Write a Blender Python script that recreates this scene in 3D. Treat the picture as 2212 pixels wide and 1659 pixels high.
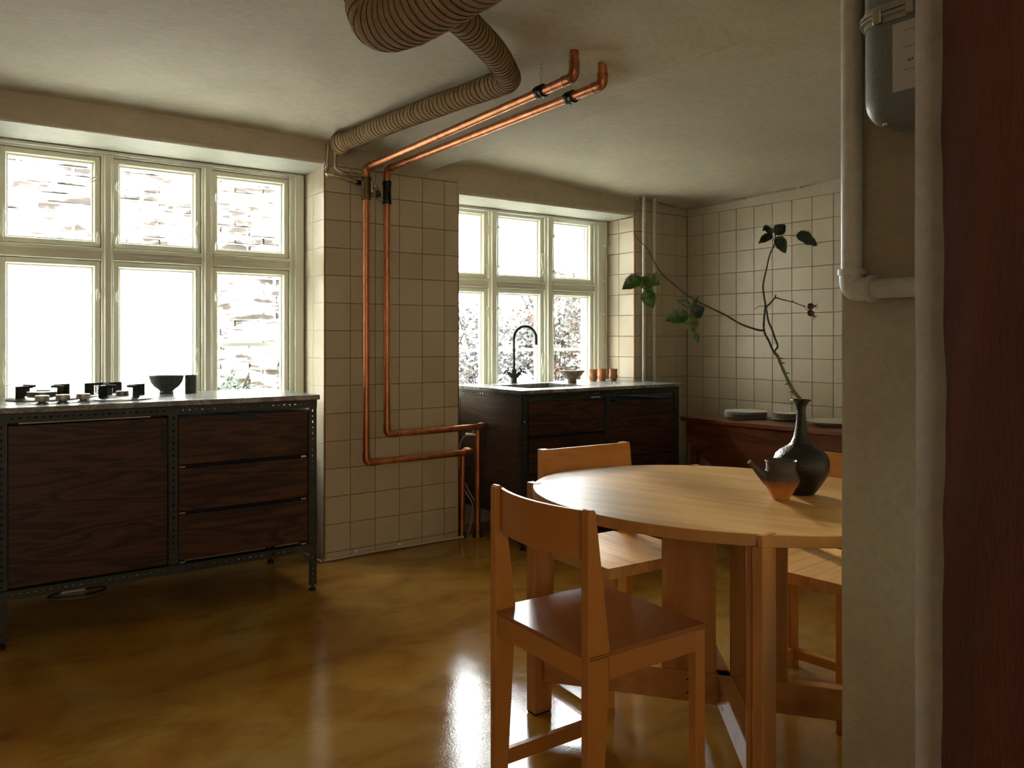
import bpy, bmesh, math, random
from mathutils import Vector, Matrix, noise
random.seed(7)
for o in list(bpy.data.objects): bpy.data.objects.remove(o)
S = bpy.context.scene
COL = S.collection
PI = math.pi

# ------------------------------------------------------------------ camera
cd = bpy.data.cameras.new('camera'); cam = bpy.data.objects.new('camera', cd); COL.objects.link(cam)
YAW = 35.866
cam.location = (0, 0, 1.2); cam.rotation_euler = (PI/2, 0, -math.radians(YAW))
cd.sensor_width = 36; cd.lens = 36*1740/2212; cd.shift_y = (732-829.5)/2212
cd.clip_start = .02
S.camera = cam

# ------------------------------------------------------------------ light, exposure
W = bpy.data.worlds.new('world'); S.world = W; W.use_nodes = True
nt = W.node_tree; bg = nt.nodes['Background']
bg.inputs[0].default_value = (.965, .985, 1.0, 1); bg.inputs[1].default_value = 8.0
S.view_settings.view_transform = 'Standard'; S.view_settings.look = 'None'
S.view_settings.gamma = 1; S.view_settings.use_curve_mapping = False
S.view_settings.exposure = 2.32
def portal(name, loc, sx, sz):
    l = bpy.data.lights.new(name, 'AREA'); l.shape = 'RECTANGLE'; l.size = sx; l.size_y = sz
    l.cycles.is_portal = True
    o = bpy.data.objects.new(name, l); o.location = loc; o.rotation_euler = (-PI/2, 0, 0); COL.objects.link(o)
portal('window_portal', (.93, 4.62, 1.45), 1.6, 1.45)
portal('window_portal', (3.27, 4.62, 1.42), 1.6, 1.45)
# low hazy sun coming through the right window
sl_ = bpy.data.lights.new('sun', 'SUN'); sl_.energy = 2.0; sl_.angle = math.radians(6); sl_.color = (1.0, .93, .80)
so_ = bpy.data.objects.new('sun', sl_); so_.location = (5, 9, 4); COL.objects.link(so_)
so_.rotation_euler = Vector((-.36, -.93, -.265)).to_track_quat('-Z', 'Y').to_euler()
# added warm fill light behind the camera, not a known lamp of the room
fl = bpy.data.lights.new('entry_fill', 'AREA'); fl.shape = 'RECTANGLE'; fl.size = 1.6; fl.size_y = 1.2; fl.energy = 6.5; fl.color = (1.0, .80, .58)
fo = bpy.data.objects.new('entry_fill', fl); fo.location = (-.7, -1.9, 1.5); fo.rotation_euler = (PI/2, 0, -.45); COL.objects.link(fo)

# ------------------------------------------------------------------ tagging
def tag(o, label=None, cat=None, group=None, kind=None):
    if label: o['label'] = label
    if cat: o['category'] = cat
    if group: o['group'] = group
    if kind: o['kind'] = kind
    return o
def empty(name, loc=(0,0,0), rz=0, label=None, cat=None, group=None, kind=None):
    o = bpy.data.objects.new(name, None); o.empty_display_size = .05
    o.location = loc; o.rotation_euler = (0,0,rz); COL.objects.link(o)
    return tag(o, label, cat, group, kind)
def copy_tree(o, parent=None):
    c = o.copy(); COL.objects.link(c)
    if parent: c.parent = parent
    for ch in list(o.children): copy_tree(ch, c)
    return c

# ------------------------------------------------------------------ mesh builder
class MB:
    def __init__(s): s.v = []; s.f = []
    def add(s, vs, fs):
        n = len(s.v); s.v += [tuple(v) for v in vs]; s.f += [tuple(i+n for i in f) for f in fs]; return s
    def box(s, x0, x1, y0, y1, z0, z1, M=None):
        vs = [Vector((x,y,z)) for x in (x0,x1) for y in (y0,y1) for z in (z0,z1)]
        if M: vs = [M @ v for v in vs]
        return s.add(vs, [(0,1,3,2),(4,6,7,5),(0,4,5,1),(2,3,7,6),(0,2,6,4),(1,5,7,3)])
    def prism(s, pts, axis, a, b):
        # pts: 2D polygon in the plane normal to axis; extruded from a to b
        def P(p, t):
            return {'x':(t,p[0],p[1]), 'y':(p[0],t,p[1]), 'z':(p[0],p[1],t)}[axis]
        n = len(pts)
        vs = [P(p,a) for p in pts]+[P(p,b) for p in pts]
        return s.add(vs, [tuple(range(n))[::-1], tuple(range(n,2*n))]+[(i,(i+1)%n,n+(i+1)%n,n+i) for i in range(n)])
    def lathe(s, prof, n=32, c=(0,0,0), M=None):
        k = len(s.v); vs = []; fs = []
        for r, z in prof:
            for i in range(n):
                a = 2*PI*i/n; vs.append(Vector((c[0]+r*math.cos(a), c[1]+r*math.sin(a), c[2]+z)))
        if M: vs = [M @ v for v in vs]
        for j in range(len(prof)-1):
            for i in range(n):
                fs.append((j*n+i, j*n+(i+1)%n, (j+1)*n+(i+1)%n, (j+1)*n+i))
        if prof[0][0] > 1e-4: fs.append(tuple(range(n))[::-1])
        if prof[-1][0] > 1e-4: fs.append(tuple((len(prof)-1)*n+i for i in range(n)))
        return s.add(vs, fs)
    def tube(s, pts, r, n=10, cap=True, closed=False):
        pts = [Vector(p) for p in pts]; m = len(pts)
        if not hasattr(r, '__len__'): r = [r]*m
        vs = []; fs = []; up = None
        for i, p in enumerate(pts):
            if closed: t = pts[(i+1)%m]-pts[i-1]
            else: t = pts[min(i+1,m-1)]-pts[max(i-1,0)]
            if t.length < 1e-9: t = Vector((0,0,1))
            t.normalize()
            if up is None:
                up = Vector((0,0,1)) if abs(t.z) < .9 else Vector((1,0,0))
            u = (up - t*up.dot(t)); u.normalize(); w = t.cross(u); up = u
            for k in range(n):
                a = 2*PI*k/n; vs.append(p + (u*math.cos(a)+w*math.sin(a))*r[i])
        mm = m if closed else m-1
        for i in range(mm):
            for k in range(n):
                j = (i+1) % m
                fs.append((i*n+k, i*n+(k+1)%n, j*n+(k+1)%n, j*n+k))
        if cap and not closed:
            fs.append(tuple(range(n))[::-1]); fs.append(tuple((m-1)*n+k for k in range(n)))
        return s.add(vs, fs)
    def ring(s, x0, x1, z0, z1, w, y0, y1):
        # rectangular frame in the xz plane, mitre-free: four bars
        s.box(x0, x0+w, y0, y1, z0, z1); s.box(x1-w, x1, y0, y1, z0, z1)
        s.box(x0+w, x1-w, y0, y1, z1-w, z1); s.box(x0+w, x1-w, y0, y1, z0, z0+w); return s
    def ringbev(s, x0, x1, z0, z1, w, y0, y1):
        # frame whose room face slopes from the outer edge (y0) back to the inner edge (y1)
        o = [(x0,z0),(x1,z0),(x1,z1),(x0,z1)]; i = [(x0+w,z0+w),(x1-w,z0+w),(x1-w,z1-w),(x0+w,z1-w)]
        vs = [(a,y0,b) for a,b in o]+[(a,y1,b) for a,b in i]+[(a,y1+.004,b) for a,b in o]
        fs = [(k,(k+1)%4,4+(k+1)%4,4+k) for k in range(4)]+[(k,8+k,8+(k+1)%4,(k+1)%4) for k in range(4)]+[(8+k,4+k,4+(k+1)%4,8+(k+1)%4) for k in range(4)]
        return s.add(vs, fs)
    def mesh(s, name):
        me = bpy.data.meshes.new(name); me.from_pydata(s.v, [], s.f); me.update(); return me
    def build(s, name, mat, parent=None, loc=None, smooth=False, bevel=0, label=None, cat=None, group=None, kind=None, recalc=True, seg=1):
        if loc is not None:
            s.v = [(a-loc[0], b-loc[1], c-loc[2]) for a,b,c in s.v]
        me = s.mesh(name)
        if recalc:
            bm = bmesh.new(); bm.from_mesh(me); bmesh.ops.recalc_face_normals(bm, faces=bm.faces); bm.to_mesh(me); bm.free()
        me.materials.append(mat)
        o = bpy.data.objects.new(name, me); COL.objects.link(o)
        if loc is not None: o.location = loc
        if parent: o.parent = parent
        if smooth:
            for p in me.polygons: p.use_smooth = True
            try: me.set_sharp_from_angle(angle=math.radians(38))
            except Exception: pass
        if bevel:
            b = o.modifiers.new('bevel', 'BEVEL'); b.width = bevel; b.segments = seg; b.limit_method = 'ANGLE'
        return tag(o, label, cat, group, kind)

def fillet(pts, r, k=6):
    P = [Vector(p) for p in pts]; out = [P[0]]
    for i in range(1, len(P)-1):
        a, b, c = P[i-1], P[i], P[i+1]
        d1 = (a-b); d2 = (c-b); rr = min(r, d1.length*.49, d2.length*.49)
        p = b+d1.normalized()*rr; q = b+d2.normalized()*rr
        for j in range(k+1):
            t = j/k; out.append((1-t)**2*p+2*t*(1-t)*b+t*t*q)
    out.append(P[-1]); return out
def smoothpath(pts, k=5):
    P = [Vector(p) for p in pts]; out = []
    for i in range(len(P)-1):
        a = P[max(i-1,0)]; b = P[i]; c = P[i+1]; d = P[min(i+2,len(P)-1)]
        for j in range(k):
            t = j/k
            out.append(.5*((2*b)+(c-a)*t+(2*a-5*b+4*c-d)*t*t+(3*b-a-3*c+d)*t**3))
    out.append(P[-1]); return out

# ------------------------------------------------------------------ materials
def newmat(name):
    m = bpy.data.materials.new(name); m.use_nodes = True
    n = m.node_tree.nodes; return m, m.node_tree, n['Principled BSDF']
def simple(name, col, rough=.5, metal=0, spec=None, coat=0):
    m, t, b = newmat(name)
    b.inputs['Base Color'].default_value = (*col, 1); b.inputs['Roughness'].default_value = rough; b.inputs['Metallic'].default_value = metal
    if spec is not None: b.inputs['Specular IOR Level'].default_value = spec
    if coat: b.inputs['Coat Weight'].default_value = coat; b.inputs['Coat Roughness'].default_value = .12
    return m
def coords(t, scale=(1,1,1), rot=(0,0,0), kind='Object'):
    tc = t.nodes.new('ShaderNodeTexCoord'); mp = t.nodes.new('ShaderNodeMapping')
    mp.inputs['Scale'].default_value = scale; mp.inputs['Rotation'].default_value = rot
    t.links.new(tc.outputs[kind], mp.inputs[0]); return mp.outputs[0]
def noi(t, vec, scale, detail=4, rough=.55, dist=0):
    n = t.nodes.new('ShaderNodeTexNoise'); n.inputs['Scale'].default_value = scale; n.inputs['Detail'].default_value = detail
    n.inputs['Roughness'].default_value = rough; n.inputs['Distortion'].default_value = dist
    t.links.new(vec, n.inputs['Vector']); return n.outputs[0]
def ramp(t, fac, stops):
    r = t.nodes.new('ShaderNodeValToRGB'); e = r.color_ramp.elements
    while len(e) < len(stops): e.new(.5)
    for k, (p, c) in enumerate(stops):
        e[k].position = p; e[k].color = (*c, 1) if len(c) == 3 else c
    t.links.new(fac, r.inputs[0]); return r.outputs[0]
def mix(t, a, b, fac, mode='MIX'):
    m = t.nodes.new('ShaderNodeMix'); m.data_type = 'RGBA'; m.blend_type = mode
    for s_, v in ((m.inputs[6], a), (m.inputs[7], b)):
        if hasattr(v, 'links'): t.links.new(v, s_)
        else: s_.default_value = (*v, 1)
    if hasattr(fac, 'links'): t.links.new(fac, m.inputs[0])
    else: m.inputs[0].default_value = fac
    return m.outputs[2]
def bump(t, b, h, strength=.2, dist=.01):
    n = t.nodes.new('ShaderNodeBump'); n.inputs['Strength'].default_value = strength; n.inputs['Distance'].default_value = dist
    t.links.new(h, n.inputs['Height']); t.links.new(n.outputs[0], b.inputs['Normal'])
def g(v): return (v, v, v)

def plaster(name, c1, c2, rough=.75, bs=.35):
    m, t, b = newmat(name); v = coords(t)
    big = noi(t, v, 1.3, 5, .6, .6); sm = noi(t, coords(t, (3, 9, 9), (0,0,.4)), 6, 6, .65)
    c = ramp(t, big, [(.3, c1), (.7, c2)])
    c = mix(t, c, ramp(t, sm, [(.35, g(.86)), (.65, g(1.0))]), 1, 'MULTIPLY')
    t.links.new(c, b.inputs['Base Color']); b.inputs['Roughness'].default_value = rough
    bump(t, b, noi(t, v, 26, 6, .65), bs, .012); return m
M_ceil = plaster('ceiling_plaster', (.50,.465,.345), (.60,.56,.425))
M_wall = plaster('wall_plaster', (.48,.415,.31), (.57,.50,.385))
M_near = plaster('cream_plaster', (.46,.40,.27), (.55,.48,.33))
M_strip = plaster('grey_plaster', (.44,.43,.40), (.52,.51,.47), .8, .35)
M_reveal = plaster('reveal_plaster', (.50,.505,.42), (.57,.57,.48), .6)

def tilemat():
    m, t, b = newmat('glazed_tile'); v = coords(t, kind='Object')
    oi = t.nodes.new('ShaderNodeObjectInfo')
    c = ramp(t, oi.outputs['Random'], [(0, (.49,.425,.30)), (1, (.56,.49,.36))])
    c = mix(t, c, ramp(t, noi(t, v, 14, 3), [(.3, g(.93)), (.7, g(1))]), 1, 'MULTIPLY')
    t.links.new(c, b.inputs['Base Color']); b.inputs['Roughness'].default_value = .32
    bump(t, b, noi(t, v, 9, 2), .12, .01); return m
M_tile = tilemat()
M_grout = simple('grout', (.17,.145,.105), .9)
M_copperstrip = simple('copper_edge', (.30,.12,.06), .5, .6)

def floormat():
    m, t, b = newmat('amber_resin_floor'); v = coords(t)
    a = noi(t, coords(t, (1, .8, 1), (0,0,.6)), 1.1, 5, .6, 1.0)
    c = ramp(t, a, [(.28, (.30,.125,.017)), (.45, (.37,.18,.027)), (.55, (.40,.215,.040)), (.72, (.46,.295,.085))])
    d = noi(t, coords(t, (1.2, 2.2, 1), (0,0,.5)), 2.0, 6, .62, .7)
    c = mix(t, c, ramp(t, d, [(.30, (.66,.56,.46)), (.52, g(1)), (.75, (1.15,1.15,1.15))]), .9, 'MULTIPLY')
    sp = noi(t, v, 90, 2, .5); c = mix(t, c, (.45,.38,.24), ramp(t, sp, [(.735, g(0)), (.76, g(.7))]))
    t.links.new(c, b.inputs['Base Color'])
    r = ramp(t, noi(t, v, 5, 6, .7), [(.3, g(.07)), (.7, g(.14))])
    t.links.new(r, b.inputs['Roughness']); b.inputs['Specular IOR Level'].default_value = .5
    h = mix(t, noi(t, v, 4, 2), noi(t, v, 150, 3), .22)
    bump(t, b, h, .10, .012); return m
M_floor = floormat()

def wood(name, dark, light, axis='x', ring=14, rough=.42, fine=1.0, stretch=9, bs=.08, coat=0):
    m, t, b = newmat(name)
    sc = {'x': (1,stretch,stretch), 'y': (stretch,1,stretch), 'z': (stretch,stretch,1)}[axis]
    v = coords(t, sc)
    oi = t.nodes.new('ShaderNodeObjectInfo')
    add = t.nodes.new('ShaderNodeVectorMath'); add.operation = 'ADD'
    mul = t.nodes.new('ShaderNodeVectorMath'); mul.operation = 'SCALE'; mul.inputs[0].default_value = (3.7,5.1,2.9)
    t.links.new(oi.outputs['Random'], mul.inputs['Scale']); t.links.new(v, add.inputs[0]); t.links.new(mul.outputs[0], add.inputs[1])
    v = add.outputs[0]
    a = noi(t, v, ring*.12, 3, .5, .8)
    w = t.nodes.new('ShaderNodeMath'); w.operation = 'MULTIPLY'; t.links.new(a, w.inputs[0]); w.inputs[1].default_value = ring
    f = t.nodes.new('ShaderNodeMath'); f.operation = 'PINGPONG'; t.links.new(w.outputs[0], f.inputs[0]); f.inputs[1].default_value = 1
    fib = noi(t, v, 30, 5, .7)
    h = mix(t, f.outputs[0], fib, .45)
    c = ramp(t, h, [(.15, dark), (.75, light)])
    t.links.new(c, b.inputs['Base Color']); b.inputs['Roughness'].default_value = rough
    b.inputs['Specular IOR Level'].default_value = .36
    bump(t, b, fib, bs, .003); return m
CH_D, CH_L = (.36,.13,.024), (.54,.235,.052)
M_chair = {a: wood('cherry_wood_'+a, CH_D, CH_L, a, 6, .38) for a in 'xyz'}
M_ply = {a: wood('birch_ply_'+a, (.36,.135,.024), (.46,.195,.040), a, 3, .36, stretch=4) for a in 'xyz'}
M_plyseat = wood('ply_seat', (.27,.095,.028), (.36,.14,.045), 'y', 3, .22, stretch=4)
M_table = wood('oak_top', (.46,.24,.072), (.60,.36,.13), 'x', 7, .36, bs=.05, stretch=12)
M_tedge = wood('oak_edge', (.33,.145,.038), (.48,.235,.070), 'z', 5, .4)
M_tleg = {a: wood('table_wood_'+a, (.30,.12,.028), (.44,.20,.055), a, 6, .4) for a in 'xyz'}
M_pine = {a: wood('stained_pine_'+a, (.010,.006,.005), (.074,.030,.016), a, 13, .45, stretch=7, bs=.2) for a in 'xyz'}
M_pineside = wood('stained_pine_side', (.03,.022,.017), (.085,.055,.038), 'y', 12, .38, stretch=7, bs=.2)
M_walnut = wood('walnut', (.085,.022,.010), (.21,.068,.030), 'y', 7, .38, stretch=8)
M_timber = wood('old_timber', (.012,.005,.003), (.075,.018,.007), 'z', 5, .7, stretch=6, bs=.6)
M_steel = simple('black_steel', (.034,.041,.037), .45, .3)
M_black = simple('black', (.008,.008,.008), .5)
M_dark = simple('dark_interior', (.01,.01,.01), .9)
M_winpaint = simple('window_paint', (.80,.81,.67), .35)
M_white = simple('white_plastic', (.75,.75,.70), .45)
M_pipewhite = plaster('painted_pipe', (.60,.58,.47), (.66,.63,.52), .4, .15)
M_chrome = simple('nickel', (.55,.52,.46), .25, 1)

def copper(name, base, dark, rough=.28, amt=.5):
    m, t, b = newmat(name); v = coords(t)
    c = ramp(t, noi(t, coords(t, (6,6,1.5)), 5, 6, .7), [(.40-.2*amt, dark), (.58, base)])
    t.links.new(c, b.inputs['Base Color']); b.inputs['Metallic'].default_value = .95
    t.links.new(ramp(t, noi(t, v, 18, 4), [(.3, g(rough)), (.7, g(rough+.18))]), b.inputs['Roughness']); return m
M_copper = copper('copper', (.66,.27,.13), (.34,.12,.05), .32)
M_brass = copper('tarnished_brass', (.20,.15,.07), (.06,.05,.03), .35)
M_iron = copper('dark_fitting', (.05,.055,.045), (.015,.015,.015), .3)

def burlap():
    m, t, b = newmat('burlap'); v = coords(t)
    c = ramp(t, noi(t, v, 9, 5, .7), [(.3, (.23,.135,.05)), (.7, (.38,.24,.105))])
    w1 = t.nodes.new('ShaderNodeTexWave'); w1.inputs['Scale'].default_value = 130; w1.bands_direction = 'X'; t.links.new(v, w1.inputs[0])
    w2 = t.nodes.new('ShaderNodeTexWave'); w2.inputs['Scale'].default_value = 130; w2.bands_direction = 'Y'; t.links.new(v, w2.inputs[0])
    h = mix(t, w1.outputs[0], w2.outputs[0], .5)
    c = mix(t, c, ramp(t, h, [(.2, g(.72)), (.8, g(1))]), 1, 'MULTIPLY')
    t.links.new(c, b.inputs['Base Color']); b.inputs['Roughness'].default_value = .95
    bump(t, b, h, .4, .003); return m
M_burlap = burlap(); M_cord = simple('dark_cord', (.022,.010,.006), .8)

def marble():
    m, t, b = newmat('grey_marble'); v = coords(t)
    a = noi(t, coords(t, (1,2.4,1), (0,0,.5)), 4, 8, .7, 1.4)
    c = ramp(t, a, [(.35, (.11,.115,.105)), (.5, (.19,.20,.19)), (.56, (.34,.35,.34)), (.6, (.19,.20,.19))])
    t.links.new(c, b.inputs['Base Color']); b.inputs['Roughness'].default_value = .24
    return m
M_marble = marble()
def glass(name='window_glass'):
    m = bpy.data.materials.new(name); m.use_nodes = True; t = m.node_tree; t.nodes.clear()
    o = t.nodes.new('ShaderNodeOutputMaterial'); tr = t.nodes.new('ShaderNodeBsdfTransparent'); gl = t.nodes.new('ShaderNodeBsdfGlossy')
    gl.inputs['Roughness'].default_value = .02; tr.inputs[0].default_value = (.95,.97,.96,1)
    lw = t.nodes.new('ShaderNodeLayerWeight'); lw.inputs[0].default_value = .5
    pw = t.nodes.new('ShaderNodeMath'); pw.operation = 'POWER'; t.links.new(lw.outputs['Facing'], pw.inputs[0]); pw.inputs[1].default_value = 5
    f = t.nodes.new('ShaderNodeMath'); f.operation = 'MULTIPLY_ADD'; t.links.new(pw.outputs[0], f.inputs[0]); f.inputs[1].default_value = .9; f.inputs[2].default_value = .04
    mx = t.nodes.new('ShaderNodeMixShader'); t.links.new(f.outputs[0], mx.inputs[0]); t.links.new(tr.outputs[0], mx.inputs[1]); t.links.new(gl.outputs[0], mx.inputs[2])
    t.links.new(mx.outputs[0], o.inputs[0]); return m
M_glass = glass()
def frosted():
    m = bpy.data.materials.new('frosted_film'); m.use_nodes = True; t = m.node_tree; t.nodes.clear()
    o = t.nodes.new('ShaderNodeOutputMaterial'); tl = t.nodes.new('ShaderNodeBsdfTranslucent'); tr = t.nodes.new('ShaderNodeBsdfTransparent')
    tl.inputs[0].default_value = (.93,.93,.93,1); tr.inputs[0].default_value = (.9,.9,.9,1)
    mx = t.nodes.new('ShaderNodeMixShader'); mx.inputs[0].default_value = .22
    t.links.new(tl.outputs[0], mx.inputs[1]); t.links.new(tr.outputs[0], mx.inputs[2]); t.links.new(mx.outputs[0], o.inputs[0]); return m
M_frost = frosted()
M_stone = simple('garden_brick', (.74,.68,.62), .9)
M_mortar = simple('garden_mortar', (.88,.86,.84), .9)

# ------------------------------------------------------------------ room shell
YP = 4.11
def ss(a, b, x):
    t = min(1, max(0, (x-a)/(b-a))); return t*t*(3-2*t)
def ceil_z(x, y):
    base = 2.300-.035*ss(1.3, 2.1, x)-.02*ss(3.2, 1.5, y)*ss(.5, 1.6, x)
    right = 2.275-.075*ss(2.6, 4.6, x)+.02*ss(3.6, 2.2, y)
    z = base
    if x > 2.35: z = right
    # the shallow beam: cove on its left, sharp arris on its right
    if x <= 2.35: z = base+(2.172-base)*ss(1.98, 2.15, x)
    if y < 2.26 and x < 1.752:
        z += .022*ss(2.262, 2.235, y)*ss(1.752, 1.742, x)*ss(.7, 1.3, x)
    z -= .028*math.exp(-max(0, YP-y)/.045)
    if x > 4.3: z -= .02*math.exp(-max(0, 4.586-x)/.05)
    if abs(x-2.145) < .001: z += .003*max(0, .6+noise.noise(Vector((5, y*6, 1))))
    z += .006*noise.noise(Vector((x*1.6, y*1.6, 3)))+.0015*noise.noise(Vector((x*7, y*7, 9)))
    return z
def make_ceiling():
    xs = []; x = -1.7
    while x < 4.70: xs.append(round(x,4)); x += .03
    xs = sorted(set([q for q in xs if abs(q-2.35) > .012 and abs(q-2.145) > .012]+[2.349, 2.351, 2.138, 2.1425, 2.145, 2.1475, 2.152]))
    ys = []; y = -2.3
    while y < 4.115: ys.append(y); y += .035
    ys += [4.125, 4.2]
    mb = MB(); nx = len(xs)
    mb.v = [(a, b, ceil_z(a, min(b, YP))) for b in ys for a in xs]
    mb.f = [(j*nx+i, (j+1)*nx+i, (j+1)*nx+i+1, j*nx+i+1) for j in range(len(ys)-1) for i in range(nx-1)]
    o = mb.build('ceiling', M_ceil, smooth=True, kind='structure', recalc=False)
    m2 = MB(); m2.box(-1.75, 4.75, -2.35, 4.7, 2.36, 2.46)
    m2.build('ceiling_slab', M_ceil, kind='structure').name = 'ceiling_slab'
make_ceiling()
MB().box(-1.75, 4.75, -2.35, 4.72, -.12, 0).build('floor', M_floor, kind='structure')
LRX0, LRX1 = .14, 1.725
RRX0, RRX1 = 2.575, 4.04
wl = MB()
wl.box(-1.75, LRX0, YP, 4.70, 0, 2.4)                 # left of window 1
wl.box(LRX1+.0, RRX0-.0, YP+.008, 4.70, 0, 2.4)        # pillar core
wl.box(LRX0, LRX1, 4.40, 4.70, 0, .765)               # apron below window 1
wl.box(RRX0, RRX1, 4.40, 4.70, 0, .765)
wl.box(RRX1+.008, 4.75, YP+.008, 4.70, 0, 2.4)
def header(x0, x1, zf, zb):
    # ragged lower arris
    n = 60; pts = []
    vs = []; fs = []
    for i in range(n+1):
        x = x0+(x1-x0)*i/n
        e = .004*noise.noise(Vector((x*9, 1.3, 0)))+.003*noise.noise(Vector((x*31, 4, 0)))
        vs += [(x, YP, 2.4), (x, YP-.0, zf+.012+e), (x, YP+.006, zf+e), (x, 4.42, zb), (x, 4.70, zb), (x, 4.70, 2.4)]
    for i in range(n):
        for k in range(5): fs.append((i*6+k, i*6+k+1, (i+1)*6+k+1, (i+1)*6+k))
        fs.append((i*6+5, i*6, (i+1)*6, (i+1)*6+5))
    wl.add(vs, fs)
header(LRX0, LRX1, 2.150, 2.125)
header(RRX0, RRX1, 2.075, 2.060)
wl.box(LRX1, RRX0, YP-.0005, YP+.01, 2.14, 2.4)         # plaster above pillar tiles
wl.box(RRX1, 4.70, YP-.0005, YP+.01, 2.114, 2.4)
wall_back = wl.build('wall_back', M_wall, kind='structure')
# soffit and reveals of the window bays are painted lighter
sf = MB()
for x0, x1, zf, zb in ((LRX0, LRX1, 2.150, 2.125), (RRX0, RRX1, 2.075, 2.060)):
    sf.add([(x0, YP+.012, zf-.004), (x1, YP+.012, zf-.004), (x1, 4.45, zb-.003), (x0, 4.45, zb-.003),
            (x0, YP+.012, zf+.004), (x1, YP+.012, zf+.004), (x1, 4.45, zb+.003), (x0, 4.45, zb+.003)],
           [(0,1,2,3),(4,7,6,5),(0,4,5,1),(1,5,6,2),(2,6,7,3),(3,7,4,0)])
sf.build('window_soffit', M_reveal, parent=wall_back)
# white sills in the bays
sl = MB()
sl.box(LRX0, LRX1, 4.36, 4.46, .752, .775); sl.box(RRX0, RRX1, 4.36, 4.46, .752, .775)
sl.build('window_sill', M_winpaint, parent=wall_back, bevel=.003)

wr = MB(); wr.box(4.592, 4.75, -2.35, 4.2, 0, 2.4); wr.box(4.584, 4.60, 1.0, 4.118, 2.112, 2.4)
wall_right = wr.build('wall_right', M_wall, kind='structure')
MB().box(-1.75, -1.6, -2.35, 4.7, 0, 2.4).build('wall_left', M_wall, kind='structure')
MB().box(-1.6, 4.6, -2.35, -2.2, 0, 2.4).build('wall_behind', M_wall, kind='structure')

# tiles -------------------------------------------------------------
_tile = {}
def tile_mesh(w, h):
    k = (round(w,3), round(h,3))
    if k not in _tile:
        a, b, e = w/2, h/2, .0012
        vs = [(-a,0,-b),(a,0,-b),(a,0,b),(-a,0,b),(-a,-.006,-b),(a,-.006,-b),(a,-.006,b),(-a,-.006,b),
              (-a+e,-.0075,-b+e),(a-e,-.0075,-b+e),(a-e,-.0075,b-e),(-a+e,-.0075,b-e)]
        fs = [(3,2,1,0),(8,9,10,11)]+[(i,(i+1)%4,4+(i+1)%4,4+i) for i in range(4)]+[(4+i,4+(i+1)%4,8+(i+1)%4,8+i) for i in range(4)]
        me = bpy.data.meshes.new('tile'); me.from_pydata(vs, [], fs); me.update(); me.materials.append(M_tile); _tile[k] = me
    return _tile[k]
def lay_tiles(parent, cols, rows, place, rz):
    G = .0030
    for c0, c1 in zip(cols[:-1], cols[1:]):
        for r0, r1 in zip(rows[:-1], rows[1:]):
            w = abs(c1-c0)-G; h = r1-r0-G
            o = bpy.data.objects.new('tile', tile_mesh(w, h)); COL.objects.link(o)
            o.location = place((c0+c1)/2, (r0+r1)/2); o.parent = parent
            j = .0022
            o.rotation_euler = (random.uniform(-j,j), random.uniform(-j,j)*.4, rz+random.uniform(-j,j))
rowsP = [0.004]+[.043+.1502*i for i in range(14)]+[2.137]
gb = MB(); gb.box(LRX1+.004, RRX0-.002, YP+.0045, YP+.02, 0, 2.14)
pil = gb.build('wall_pillar', M_grout, kind='structure')
colsP = [1.727, 1.875, 2.026, 2.177, 2.326, 2.476, 2.573]
lay_tiles(pil, colsP, rowsP, lambda c, z: (c, YP+.0065, z), 0)
# left reveal of the pillar (faces -x)
gr2 = MB(); gr2.box(LRX1+.0045, LRX1+.02, YP+.008, 4.45, 0, 2.13)
rv = gr2.build('wall_reveal', M_grout, kind='structure')
lay_tiles(rv, [4.114, 4.268, 4.418], rowsP[:-1]+[2.125], lambda c, z: (LRX1+.0065, c, z), -PI/2)
gr3 = MB(); gr3.box(RRX1+.0045, RRX1+.02, YP+.008, 4.45, 0, 2.07)
rv2 = gr3.build('wall_reveal', M_grout, kind='structure'); rv2.name = 'wall_reveal_right'; rv.name = 'wall_reveal_left'
rowsR = [.004]+[2.111-.1486*k for k in range(14, -1, -1)]
rowsR = [z for z in rowsR if z >= 0]
lay_tiles(rv2, [4.114, 4.268, 4.418], rowsR[:-1]+[2.062], lambda c, z: (RRX1+.0065, c, z), -PI/2)
gr4 = MB(); gr4.box(RRX1+.004, 4.60, YP+.0045, YP+.012, 0, 2.114)
wc = gr4.build('wall_corner', M_grout, kind='structure')
lay_tiles(wc, [4.043, 4.165, 4.315, 4.465, 4.584], rowsR, lambda c, z: (c, YP+.0065, z), 0)
gr5 = MB(); gr5.box(4.5905, 4.60, 1.258, 4.13, 0, 2.114)
wrt = gr5.build('wall_right_tiled', M_grout, kind='structure')
lay_tiles(wrt, [4.108-.15*i for i in range(20)], rowsR, lambda c, z: (4.5925, c, z), -PI/2)
# thin copper-coloured edge strips on the tile corners
for x in (LRX1, RRX0, RRX1):
    MB().box(x-.004, x+.001, YP-.003, YP+.006, .02, 2.11 if x < 2 else 2.07).build('trim_1', M_copperstrip, kind='structure')

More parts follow.
